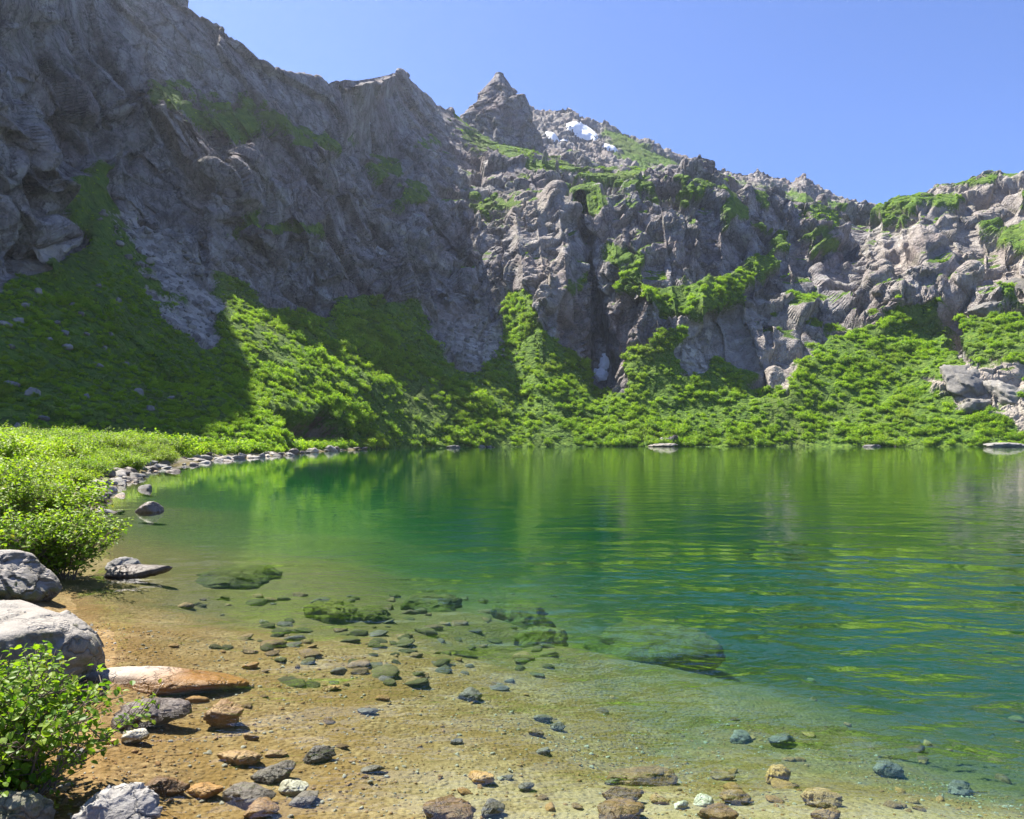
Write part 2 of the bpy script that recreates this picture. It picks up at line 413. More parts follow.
VEG = [
    (1.0, SLOPE_L),
    (0.6, [(150, 73), (200, 70), (250, 95), (290, 115), (350, 133), (352, 153), (300, 142), (240, 130), (190, 116), (150, 98)]),
    (0.85, [(452, 108), (478, 116), (492, 134), (532, 150), (545, 168), (500, 160), (470, 142), (452, 122)]),
    (0.85, [(371, 153), (403, 155), (405, 175), (380, 172)]), (0.95, [(401, 181), (432, 190), (432, 200), (403, 200)]),
    (0.7, [(412, 140), (442, 140), (442, 153), (412, 153)]), (0.85, [(470, 196), (517, 200), (515, 216), (480, 214)]),
    (0.8, [(530, 156), (555, 158), (552, 175), (533, 175)]), (0.85, [(575, 183), (605, 183), (600, 212), (577, 210)]),
    (0.55, [(618, 178), (676, 172), (672, 190), (640, 202), (620, 202)]), (0.75, [(606, 245), (648, 248), (645, 292), (612, 290)]),
    (0.95, [(640, 280), (674, 282), (697, 273), (748, 264), (757, 248), (792, 229), (776, 255), (754, 281), (726, 309), (690, 312), (650, 300)]),
    (0.9, [(724, 200), (748, 200), (746, 218), (730, 220)]), (0.65, [(798, 212), (845, 212), (845, 240), (815, 242)]),
    (0.7, [(868, 200), (908, 200), (905, 220), (880, 216)]), (0.85, [(955, 315), (1030, 303), (1100, 310), (1100, 366), (1000, 366), (965, 352)]),
    (0.75, [(984, 212), (1100, 220), (1100, 255), (1000, 242)]), (0.8, [(1000, 280), (1100, 280), (1100, 300), (1000, 297)]),
    (0.65, [(640, 262), (625, 255), (650, 240)]), (0.7, [(560, 285), (590, 270), (580, 300)]), (0.55, [(215, 240), (290, 235), (330, 230), (320, 215), (240, 222)]),
    (0.0, [(915, 374), (1040, 368), (1040, 405), (985, 398), (945, 388)]), (0.0, [(650, 440), (680, 440), (680, 449), (650, 449)]),
    (0.25, [(100, 212), (140, 217), (200, 262), (226, 292), (220, 335), (200, 345), (170, 330), (155, 290), (130, 250)]),
    (0.1, [(672, 347), (707, 343), (706, 372), (680, 370)]), (0.2, [(278, 404), (340, 408), (352, 446), (300, 448)]),
]
SCREE = [(1.0, [(90, 205), (140, 212), (205, 258), (230, 290), (222, 335), (200, 347), (165, 330), (150, 290), (125, 250)]),
         (0.8, [(425, 300), (470, 290), (500, 340), (525, 360), (495, 375), (450, 345)]), (0.9, [(668, 342), (710, 340), (708, 376), (674, 374)]),
         (0.7, [(40, 250), (80, 262), (78, 276), (40, 284)])]
SOIL = [(0.9, [(272, 400), (345, 404), (356, 446), (295, 450)]), (0.35, [(425, 305), (470, 300), (490, 340), (450, 340)])]
TONE = [(0.9, [(900, 360), (1060, 355), (1060, 450), (990, 430), (930, 395)]), (0.55, [(690, 290), (800, 290), (810, 395), (750, 395), (690, 350)]), (0.4, [(870, 165), (1100, 160), (1100, 330), (940, 330), (870, 300)]),
        (0.35, [(500, 195), (560, 195), (600, 380), (540, 330)])]
veg_m, scree_m, soil_m, tone_m = raster(VEG, 3), raster(SCREE, 4), raster(SOIL, 4), raster(TONE, 8)

flat = P.reshape(-1, 3)
wu_ = (fbm(flat / 9.0, 4, 205) * 15).reshape(uu.shape); wv_ = (fbm(flat / 9.0, 4, 215) * 15).reshape(uu.shape)
veg = sample(veg_m, uu + wu_, vv + wv_).ravel()
upper = (np.arange(NR)[:, None] > sum(CUTS[:3]) - 60) * smoothstep(480, 580, uu) 
veg = np.maximum(veg, (0.8 * smoothstep(-0.05, 0.35, fbm(flat / 12.0, 5, 225)).reshape(uu.shape) * upper).ravel())
wob = fbm(flat / 9.0, 4, 5)
wob = wob + 0.6 * fbm(flat / 2.5, 3, 6)
veg = np.clip(veg + wob * 0.75 * (veg > 0.03) * (veg < 0.99) + np.where(veg > 0.9, 0.12 * np.minimum(wob + 0.2, 0), 0), 0, 1)
scree = np.clip(sample(scree_m, uu + wu_, vv + wv_).ravel() + fbm(flat / 7.0, 4, 15) * 0.5 * (sample(scree_m, uu, vv).ravel() > 0.03), 0, 1)
soil = np.clip(sample(soil_m, uu, vv).ravel() * (1 + fbm(flat / 6.0, 3, 25)), 0, 1)
tone = np.clip(sample(tone_m, uu, vv).ravel() + 0.35 * fbm(flat / 30.0, 3, 35), 0, 1)

# craggy displacement: tilted blocks at several sizes, stretched along the dip of the joints
rockm = 1 - 0.86 * smoothstep(0.25, 0.7, veg)
rockm *= 1 - 0.6 * scree
rockm *= 1 - 0.55 * (smoothstep(880, 930, uu) * smoothstep(335, 360, vv)).ravel()
N = grid_normals(P).reshape(-1, 3)
if np.median(N[:, 2]) < 0: N = -N
Ns = gsmooth(gsmooth(N.reshape(NR, NC, 3), 3, 0), 3, 1); N = (Ns / (np.linalg.norm(Ns, axis=2, keepdims=True) + 1e-9)).reshape(-1, 3)
def joint(p, dip, stretch, yaw=0.0):
    c, s = math.cos(dip), math.sin(dip)
    x = p[:, 0] * c - p[:, 2] * s; z = p[:, 0] * s + p[:, 2] * c
    return np.stack([x, p[:, 1], z / stretch], 1)
warp = np.stack([fbm(flat / 22.0, 3, 41), fbm(flat / 22.0, 3, 51), fbm(flat / 22.0, 3, 61)], 1)
left_w = smoothstep(520, 150, uu.ravel())
qs = flat + warp * 1.3
disp = np.zeros(len(flat))
# on the left mountain the joints dip to the right, on the right they stand steeper
qL = joint(qs, math.radians(-48), 3.2); qR = joint(qs, math.radians(14), 3.4)
use_left = (vnoise(flat / 30.0, 71) * 0.35 + left_w) > 0.5
q = np.where(use_left[:, None], qL, qR)
ext = np.maximum(np.linalg.norm(np.gradient(P, axis=0), axis=2), np.linalg.norm(np.gradient(P, axis=1), axis=2)).ravel()
for k, (sz, amp) in enumerate([(36, 3.6), (15, 2.7), (6.5, 1.45), (2.8, 0.65), (1.3, 0.27)]):
    val, edge = facet(q / sz + 3.1 * k, 300 + 10 * k, 1.5)
    fine = 1 - smoothstep(0.16 * sz, 0.42 * sz, ext)      # no detail finer than the mesh carries
    disp += fine * (amp * val - amp * 0.35 * (1 - smoothstep(0.0, 0.07, edge)))
disp += fbm(flat / 1.6, 3, 91) * 0.35
ground = fbm(flat / 14.0, 5, 95) * 1.6 + fbm(flat / 3.0, 3, 96) * 0.35
crest_fade = np.ones((NR, NC)); crest_fade[0] = 0
rowi = np.arange(NR)[:, None]; k4 = sum(CUTS[:4])
crest_fade[1:] *= (1 - 0.65 * smoothstep(k4 - 40, k4 + 60, rowi) * smoothstep(560, 380, uu))[1:]
D = ((disp - 3.0) * rockm + ground * (1 - rockm)) * crest_fade.ravel()
gu, gv = np.gradient(P, axis=1), np.gradient(P, axis=0)
shear = np.abs((gu * gv).sum(2)) / (np.linalg.norm(gu, axis=2) * np.linalg.norm(gv, axis=2) + 1e-9)
shear = gsmooth(gsmooth(smoothstep(0.25, 0.6, shear), 3, 0), 3, 1) * (0.25 + 0.6 * smoothstep(430, 520, uu) + 0.35 * smoothstep(110, 60, uu))
D2 = D.reshape(NR, NC); D2 = D2 + (gsmooth(gsmooth(D2, 2, 0), 2, 1) - D2) * shear      # sheared cells cannot carry sharp steps
flat2 = flat + N * D2.ravel()[:, None]
P2 = flat2.reshape(NR, NC, 3)
N2 = grid_normals(P2); N2 = N2 if np.median(N2[..., 2]) > 0 else -N2
# turf on ledges of the sunny crags
nz = gsmooth(gsmooth(N2[..., 2], 1, 0), 1, 1).ravel()
ledge = smoothstep(0.5, 0.8, nz) * smoothstep(-0.25, 0.2, fbm(flat / 16.0, 3, 120)) * smoothstep(330, 480, uu.ravel())
veg = np.maximum(veg, 0.72 * ledge * (1 - scree) * (1 - soil))
me = np_mesh('mountainside', flat2, grid_faces(NR, NC), [M_MOUNT], smooth=False)
for nm, ar in (('veg', veg), ('scree', scree), ('soil', soil), ('tone', tone)): attr(me, nm, ar)
link('mountainside', me, kind='structure')
MT_UV = (uu, vv)

# ------------------------------------------------------------------ far ridge and the pinnacle
def ridge_sheet(name, sky, foot_v, Y0, Y1, u0, u1, nr, vegpoly, amp, seed, step=1.0):
    us = np.arange(u0, u1 + .1, step)
    sv = keyline(sky)(us)
    fv = keyline(foot_v)(us)
    s = np.linspace(0, 1, nr)[:, None]
    Yt = Y0 + (Y1 - Y0) * s + 0 * us[None]
    va = fv[None] * (1 - s) + sv[None] * s
    A = np.stack([(us[None] - 512) / F * Yt, Yt, ZC + (HZ - va) / F * Yt], 2)
    top = A[-1]
    bk = top.copy(); bk[:, 1] += 60; bk[:, 0] *= bk[:, 1] / top[:, 1]; bk[:, 2] -= 50
    bs = np.linspace(0, 1, 12)[1:, None, None]
    A = np.concatenate([A, top[None] * (1 - bs) + bk[None] * bs], 0)
    u_ = 512 + A[..., 0] / A[..., 1] * F; v_ = HZ - (A[..., 2] - ZC) / A[..., 1] * F
    f = A.reshape(-1, 3)
    m = raster(vegpoly, 4)
    vg = sample(m, u_, v_).ravel(); vg = np.clip(vg + fbm(f / 14, 4, seed) * 0.6 * (vg > 0.03), 0, 1)
    n = grid_normals(A).reshape(-1, 3); n = n if np.median(n[:, 2]) > 0 else -n
    rm = 1 - 0.8 * smoothstep(0.3, 0.7, vg)
    q = joint(f + 6 * np.stack([fbm(f / 25, 2, seed + 1), fbm(f / 25, 2, seed + 2), fbm(f / 25, 2, seed + 3)], 1), math.radians(12), 2.6)
    d = 0
    for k, (sz, a) in enumerate([(26, 1.8), (11, 1.4), (5, 1.0), (2.4, .5)]):
        val, e = facet(q / sz, seed + 20 * k, 1.5)
        d = d + amp * a * (val - 0.5 * (1 - smoothstep(0, 0.16, e)))
    d = d * rm + fbm(f / 10, 4, seed + 9) * 1.0
    f2 = f + n * d[:, None]
    me = np_mesh(name, f2, grid_faces(*A.shape[:2]), [M_MOUNT])
    z = np.zeros(len(f))
    for nm, ar in (('veg', vg), ('scree', z), ('soil', z), ('tone', z + 0.15)): attr(me, nm, ar)
    link(name, me, kind='structure')
    return f2.reshape(A.shape), u_, v_
FAR = ridge_sheet('mountain', [(470, 108), (520, 104), (528, 106), (545, 112), (562, 108), (575, 112), (590, 121), (605, 124), (620, 130), (660, 149), (700, 165), (745, 172), (758, 168), (768, 172), (780, 176), (790, 180), (797, 174), (806, 172), (815, 184), (832, 194), (860, 201), (900, 212), (960, 225)],
            [(470, 190), (600, 190), (700, 215), (800, 245), (960, 270)], 470, 640, 470, 960, 150,
            [(0.9, [(598, 124), (625, 132), (672, 160), (690, 176), (640, 166), (610, 148)]), (0.6, [(640, 165), (700, 168), (760, 180), (860, 205), (860, 230), (640, 200)])], 1.1, 700, 0.8)

def pinnacle():
    prof = [(0.0, 0.0), ]
    Yp = 428.0
    cx = (501 - 512) / F * Yp; zb = ZC + (HZ - 165) / F * Yp; zt = ZC + (HZ - 76) / F * Yp
    # left and right outline of the tower (px) per row
    L = keyline([(70, 497), (76, 495), (82, 491), (90, 485), (98, 481), (106, 477), (114, 466), (125, 452), (165, 420)])
    R = keyline([(70, 502), (76, 504), (84, 510), (92, 517), (100, 523), (108, 527), (118, 531), (130, 536), (165, 550)])
    na, nz_ = 160, 170
    vs = np.linspace(165, 73.5, nz_)
    th = np.linspace(0, 2 * math.pi, na, endpoint=False)
    pts = []
    for v in vs:
        l, r = float(L(v)), float(R(v)); c = (l + r) / 2; hw = (r - l) / 2
        x = (c + hw * np.cos(th) - 512) / F * Yp
        y = Yp + hw / F * Yp * 0.8 * np.sin(th)
        pts.append(np.stack([x, y, np.full(na, ZC + (HZ - v) / F * Yp)], 1))
    A = np.stack(pts)
    f = A.reshape(-1, 3)
    cen = A.mean(1, keepdims=True)
    n = (A - cen); n[..., 2] = 0; n /= np.linalg.norm(n, axis=2, keepdims=True) + 1e-6; n = n.reshape(-1, 3)
    q = joint(f + 2 * np.stack([fbm(f / 9, 2, 801), fbm(f / 9, 2, 802), fbm(f / 9, 2, 803)], 1), math.radians(8), 3.4)
    d = 0
    for k, (sz, a) in enumerate([(11, 2.4), (5.0, 1.5), (2.2, 0.7)]):
        val, e = facet(q / sz, 810 + 20 * k, 1.4)
        d = d + a * (val - 0.6 * (1 - smoothstep(0, 0.18, e)))
    taper = np.repeat(smoothstep(75, 100, vs) * 0.75 + 0.25, na)
    f2 = f + n * (0.6 * d * taper)[:, None]
    i = np.arange(nz_ * na).reshape(nz_, na)
    fc = np.stack([i[:-1].ravel(), np.roll(i, -1, 1)[:-1].ravel(), np.roll(i, -1, 1)[1:].ravel(), i[1:].ravel()], 1)
    f2 = np.concatenate([f2, f2[-na:].mean(0, keepdims=True) + np.array([[0, 0, 0.8]])])
    t = len(f2) - 1
    cap = np.stack([i[-1], np.roll(i[-1], -1), np.full(na, t), np.full(na, t)], 1)
    me = np_mesh('rock_pinnacle', f2, fc, [M_MOUNT])
    bm_f = cap[:, :3]
    z = np.zeros(len(f2))
    for nm, ar in (('veg', z), ('scree', z), ('soil', z), ('tone', z)): attr(me, nm, ar)
    link('rock_pinnacle', me, kind='structure')
pinnacle()

# ------------------------------------------------------------------ SHORELINE, LAKE BED AND LEFT BANK
SHORE = [(40, 6.0), (15, 3.0), (5, 2.05), (0, 2.0), (-1.1, 2.5), (-1.85, 3.2), (-2.3, 4.1), (-2.75, 4.8), (-3.35, 5.9), (-4.1, 7.2), (-5.0, 8.8), (-6.0, 10.8), (-8.3, 13.8), (-10.3, 16.3), (-11.4, 19.6),
         (-13.8, 24.5), (-17.4, 33.5), (-21, 42.5), (-26, 64), (-26.8, 86.3), (-30, 120), (-25, 165), (-3, 190), (25, 205), (81, 205), (133, 190), (250, 140), (250, 6)]
def shore_sdf(x, y):
    d = seg_dist(x, y, SHORE + SHORE[:1])
    return np.where(in_poly(x, y, SHORE), d, -d)
MOUNDS = [(1.4, 7.4, 2.2, -0.95), (-1.0, 9.5, 0.9, -0.55), (-2.25, 9.0, 0.7, -0.42), (-4.3, 10.8, 1.2, -0.36), (0.36, 8.2, 0.8, -0.7)]   # low rises of the bed
def ground_z(x, y):
    p3 = np.stack([x, y, np.zeros_like(x)], 1)
    s = shore_sdf(x, y) + fbm(p3 / 1.1, 3, 131) * 0.22 + fbm(p3 / 5, 3, 133) * 0.5 * smoothstep(6, 16, y)
    s = s + fbm(p3 / 2.2, 3, 137) * 0.9 * smoothstep(2.5, 6.0, s)
    d = np.maximum(s, 0)
    near = np.interp(d, [0, 0.5, 1.5, 3, 4.0, 5.5, 8, 14, 30, 70], [0, 0.14, 0.28, 0.48, 0.70, 0.98, 1.25, 1.9, 3.4, 6])
    near2 = np.interp(d, [0, .5, 1.5, 3, 4.5, 8, 14, 30, 70], [0, .18, .5, 1.0, 1.4, 1.85, 2.4, 3.5, 6])
    near = near + (near2 - near) * smoothstep(-1.5, 5.5, x - 0.05 * y)
    side = np.interp(d, [0, 0.7, 2, 5, 9, 14, 30, 70], [0, 0.16, 0.32, 0.6, 1.0, 1.6, 3.4, 6])
    dep = near + (side - near) * smoothstep(5.5, 9.0, y) * smoothstep(0.5, -2.5, x + 0.1 * y)                  # the left shelf beyond the sand
    for mx, my, mr, mz in MOUNDS:
        g = np.exp(-((x - mx) ** 2 + (y - my) ** 2) / mr ** 2)
        dep = dep + g * np.minimum(-mz - dep, 0)
    up = np.maximum(-s, 0)
    top = 0.95 + 0.35 * smoothstep(20, 50, y)
    z = -dep + top * (1 - np.exp(-up / 4.0)) * smoothstep(0, 0.6, up)
    z = z + fbm(p3 / 0.8, 4, 141) * 0.035 + fbm(p3 / 3.0, 3, 145) * 0.10 * smoothstep(0.2, 2, np.abs(s))
    return z, s
az = np.radians(np.linspace(-72, 72, int(760 * DETAIL)))
rr = np.exp(np.linspace(math.log(1.2), math.log(235), int(620 * DETAIL)))
AZ, RR = np.meshgrid(az, rr)
gx, gy = (RR * np.sin(AZ)).ravel(), (RR * np.cos(AZ)).ravel()
gz, gs = ground_z(gx, gy)
G = np.stack([gx, gy, gz], 1)
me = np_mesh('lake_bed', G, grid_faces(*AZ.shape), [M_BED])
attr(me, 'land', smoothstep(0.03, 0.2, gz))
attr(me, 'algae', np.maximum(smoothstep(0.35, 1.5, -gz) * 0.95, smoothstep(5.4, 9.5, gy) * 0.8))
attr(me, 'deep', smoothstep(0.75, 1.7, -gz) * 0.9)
attr(me, 'pale', smoothstep(-1.1, -0.2, gx) * smoothstep(5.2, 4.2, gy))  # mask for the sky's pale reflection, painted into the near sand
link('lake_bed', me, kind='structure')
def bed_at(x, y):
    return float(ground_z(np.array([x], float), np.array([y], float))[0][0])

# ------------------------------------------------------------------ WATER (closed body)
def water_body():
    xs = [-320, 320]; 
    v = [(-320, -20, 0), (320, -20, 0), (320, 330, 0), (-320, 330, 0), (-320, -20, -18), (320, -20, -18), (320, 330, -18), (-320, 330, -18)]
    f = [(0, 1, 2, 3), (7, 6, 5, 4), (0, 4, 5, 1), (1, 5, 6, 2), (2, 6, 7, 3), (3, 7, 4, 0)]
    me = np_mesh('lake_water', v, f, [M_WATER], smooth=False)
    link('lake_water', me, kind='structure')
water_body()

# ------------------------------------------------------------------ ROCKS
def mat_stone(name, stops, lichen=(0.12, 0.13, 0.05), lich=0.3, scale=1.0, rough=0.85, top=None, spec=0.3, wet=None):
    t = NT(name)
    p = t.obj(); g = t.pos()
    r = t.n('ObjectInfo').outputs['Random']
    pp = t.n('VectorMath', {0: p, 1: t.n('CombineXYZ', {0: t.math('MULTIPLY', r, 37.0), 1: t.math('MULTIPLY', r, 11.0)}).outputs[0]}, operation='ADD').outputs[0]
    n1 = t.noise(pp, 2.2 * scale, 5, 0.6, 0.4); n2 = t.noise(pp, 13 * scale, 6, 0.7); n3 = t.noise(pp, 75 * scale, 4, 0.7)
    k = t.math('ADD', t.math('MULTIPLY', n1, 0.5), t.math('ADD', t.math('MULTIPLY', n2, 0.35), t.math('MULTIPLY', n3, 0.3)))
    k = t.math('ADD', k, t.math('MULTIPLY', t.math('SUBTRACT', r, 0.5), 0.22))
    col = t.ramp(k, stops)
    lm = t.math('MULTIPLY', t.rng(t.noise(pp, 3.4 * scale, 7, 0.75, 0.6), 0.50, 0.62), lich)
    col = t.mix(lm, col, lichen)
    crack = t.n('TexVoronoi', {'Vector': t.n('VectorMath', {0: pp, 1: t.n('TexNoise', {'Vector': pp, 'Scale': 3.0 * scale, 'Detail': 4.0}).outputs[1]}, operation='ADD').outputs[0], 'Scale': 1.7 * scale}, feature='DISTANCE_TO_EDGE').outputs[0]
    cm = t.rng(crack, 0.0, 0.025, 0.55, 0.0)
    col = t.mix(cm, col, (0.05, 0.042, 0.035))
    if top is not None:      # sunlit top put into the colour: upper side paler than the mossy sides
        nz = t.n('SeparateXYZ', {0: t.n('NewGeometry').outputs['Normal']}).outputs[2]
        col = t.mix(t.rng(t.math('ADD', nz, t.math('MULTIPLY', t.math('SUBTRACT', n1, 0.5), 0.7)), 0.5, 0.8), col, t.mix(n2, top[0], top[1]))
    ro = rough
    if wet is not None:      # soaked and stained by the lake below its surface
        z = t.n('SeparateXYZ', {0: g}).outputs[2]
        wm = t.rng(t.math('ADD', z, t.math('MULTIPLY', t.math('SUBTRACT', n1, 0.5), 0.05)), -0.02, 0.05, 1, 0)
        col = t.mix(wm, col, t.mix(1.0, col, wet, 'MULTIPLY'))
        ro = t.rng(wm, 0, 1, rough, 0.35)
    b = t.bump(n2, 0.8, 0.03 / scale)
    b = t.bump(t.rng(crack, 0.0, 0.05), 0.6, 0.03 / scale, b)
    b = t.bump(n3, 0.6, 0.006 / scale, b)
    return t.surf(t.bsdf(col, ro, b, spec))
GRAN = [(0.35, (0.09, 0.083, 0.077)), (0.5, (0.18, 0.168, 0.155)), (0.62, (0.27, 0.255, 0.235)), (0.78, (0.38, 0.36, 0.33))]
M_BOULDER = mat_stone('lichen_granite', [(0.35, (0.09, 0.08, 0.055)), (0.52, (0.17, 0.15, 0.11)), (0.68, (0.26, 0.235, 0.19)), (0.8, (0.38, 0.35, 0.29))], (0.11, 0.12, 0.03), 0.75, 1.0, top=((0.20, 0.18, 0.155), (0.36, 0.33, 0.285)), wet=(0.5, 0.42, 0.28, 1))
M_MOSSY = mat_stone('mossy_granite', [(0.35, (0.05, 0.05, 0.03)), (0.55, (0.12, 0.115, 0.075)), (0.75, (0.22, 0.205, 0.16))], (0.07, 0.09, 0.015), 0.8, 1.3)
M_GRANITE = mat_stone('grey_granite', GRAN, (0.17, 0.17, 0.12), 0.35, 1.6, wet=(0.55, 0.42, 0.25, 1))
M_SCREE = mat_stone('pale_scree', [(0.35, (0.10, 0.095, 0.088)), (0.55, (0.19, 0.178, 0.16)), (0.75, (0.30, 0.28, 0.25))], (0.16, 0.15, 0.1), 0.3, 0.5)
M_BROWN = mat_stone('brown_lake_stone', [(0.35, (0.075, 0.04, 0.018)), (0.52, (0.17, 0.09, 0.034)), (0.7, (0.34, 0.21, 0.09)), (0.85, (0.45, 0.31, 0.16))], (0.10, 0.07, 0.015), 0.35, 2.5, 0.5)
M_AMBER = mat_stone('amber_lake_stone', [(0.35, (0.20, 0.095, 0.03)), (0.52, (0.36, 0.185, 0.055)), (0.7, (0.48, 0.28, 0.10)), (0.85, (0.55, 0.38, 0.19))], (0.16, 0.10, 0.02), 0.3, 2.5, 0.5)
M_PALE = mat_stone('pale_lake_stone', [(0.35, (0.25, 0.22, 0.15)), (0.55, (0.45, 0.41, 0.31)), (0.75, (0.62, 0.58, 0.48))], (0.25, 0.2, 0.08), 0.3, 2.5, 0.6)
M_SLATE = mat_stone('dark_slate_stone', [(0.35, (0.055, 0.043, 0.034)), (0.55, (0.12, 0.095, 0.078)), (0.75, (0.20, 0.165, 0.14))], (0.12, 0.09, 0.04), 0.3, 2.5, 0.5)
M_SLAB = mat_stone('stained_slab', [(0.35, (0.20, 0.17, 0.135)), (0.5, (0.33, 0.295, 0.25)), (0.7, (0.45, 0.41, 0.36))], (0.3, 0.22, 0.13), 0.4, 1.6, wet=(0.78, 0.42, 0.12, 1))
M_ALGAE = mat_stone('algae_covered_stone', [(0.35, (0.025, 0.030, 0.004)), (0.52, (0.075, 0.085, 0.010)), (0.7, (0.15, 0.16, 0.02)), (0.85, (0.22, 0.23, 0.04))], (0.05, 0.045, 0.01), 0.5, 2.0, 0.9)

import bmesh
_ico = {}
def ico(n):
    if n not in _ico:
        bm = bmesh.new(); bmesh.ops.create_icosphere(bm, subdivisions=n, radius=1)
        v = np.array([x.co[:] for x in bm.verts]); f = np.array([[x.index for x in p.verts] for p in bm.faces])
        bm.free(); v /= np.linalg.norm(v, axis=1, keepdims=True)
        _ico[n] = (v, f)
    return _ico[n]
def rock_mesh(name, mat, dims, seed, sub=5, rough=1.0, planes=16, flat_top=0.0):
    """a boulder: a ball cut by random planes (worn edges), then chipped"""
    r = np.random.default_rng(seed)
    d, f = ico(sub)
    n = r.normal(size=(planes, 3)); n /= np.linalg.norm(n, axis=1, keepdims=True)
    off = r.uniform(0.55, 0.95, planes)
    if flat_top: n[0] = (0.1 * r.normal(), 0.1 * r.normal(), 1); off[0] = flat_top
    dn = d @ n.T
    rad = np.where(dn > 0.05, off[None] / np.maximum(dn, 0.05), 9.0)
    k = 14.0
    rad = -np.log(np.exp(-k * np.minimum(rad, 1.3)).sum(1) + np.exp(-k * 1.1)) / k
    v = d * rad[:, None]
    v = v / np.abs(v).max(0) 
    dims = np.array(dims) / 2
    sz = dims.max()
    q = v * dims / sz + seed * 3.17
    disp = 0.10 * facet(q * 2.1, seed, 1.0)[0] + 0.05 * facet(q * 4.7, seed + 5, 1.2)[0] + 0.05 * fbm(q * 3, 4, seed + 9) + 0.018 * fbm(q * 14, 3, seed + 19)
    v = v * (1 + 0.8 * rough * disp[:, None])
    return np_mesh(name, v * dims, f, [mat])

def cast(u, v):
    """where the sight line through (u, v) meets the ground or lake bed"""
    Y = np.exp(np.linspace(math.log(1.5), math.log(200), 1500))
    X = (u - 512) / F * Y; Z = ZC + (HZ - v) / F * Y
    z = ground_z(X, Y)[0]
    i = int(np.argmax(Z < z)) if (Z < z).any() else len(Y) - 1
    return X[i], Y[i], z[i]
def at_water(u, v, z=0.0):
    Y = (ZC - z) * F / (v - HZ)
    return ((u - 512) / F * Y, Y, z)

def rock(name, mat, u, v, wpx, hr, dr, label, cat='rock', seed=1, rot=None, sub=5, on='bed', sink=0.3, group=None, rough=1.0, flat_top=0.0, dip=(0, 0), z=None, planes=16):
    """a rock seen at (u, v) [its middle at the waterline or bed], wpx pixels wide; hr height/width, dr depth/width"""
    if on == 'bed': x, y, zz = cast(u, v)
    else: x, y, zz = at_water(u, v)
    w = wpx / F * y
    h = w * hr
    me = rock_mesh(name, mat, (w, w * dr, h), seed, sub, rough, planes, flat_top)
    zz = bed_at(x, y) if z is None else z
    o = link(name, me, label=label, category=cat)
    if group: o['group'] = group
    o.location = (x, y + 0.0, zz + h * (0.5 - sink))
    o.rotation_euler = (dip[0], dip[1], 0 if rot is None else rot)
    return o

R = math.radians
# the big boulders at the left edge
rock('boulder', M_BOULDER, 14, 688, 255, 0.58, 0.75, 'huge pale flat-topped boulder with a mossy dark face at the water\'s edge', 'boulder', 21, R(-8), 6, 'water', 0.16, flat_top=0.62, dip=(R(-4), R(5)), z=-0.12, rough=0.7, planes=12)
rock('boulder', M_BOULDER, -16, 612, 128, 0.56, 0.9, 'rounded lichen-covered boulder behind the huge pale one, beside the leafy shrub', 'boulder', 34, R(20), 6, 'water', 0.12, z=0.05, rough=0.7)
rock('boulder', M_GRANITE, 116, 828, 84, 0.6, 0.8, 'rough grey-white angular boulder at the bottom edge of the shallows', 'boulder', 43, R(15), 6, 'bed', 0.28, rough=1.1, planes=12)
rock('boulder', M_MOSSY, 10, 832, 100, 0.62, 0.9, 'mossy dark boulder under the overhanging leafy shrub', 'boulder', 55, R(40), 6, 'bed', 0.25)
rock('rock_slab', M_SLAB, 168, 672, 150, 0.20, 0.45, 'long amber slab with a white dry end running under water from the huge boulder', 'rock', 61, R(14), 6, 'water', 0.35, flat_top=0.7, dip=(R(6), R(9)), z=-0.10, rough=0.5)
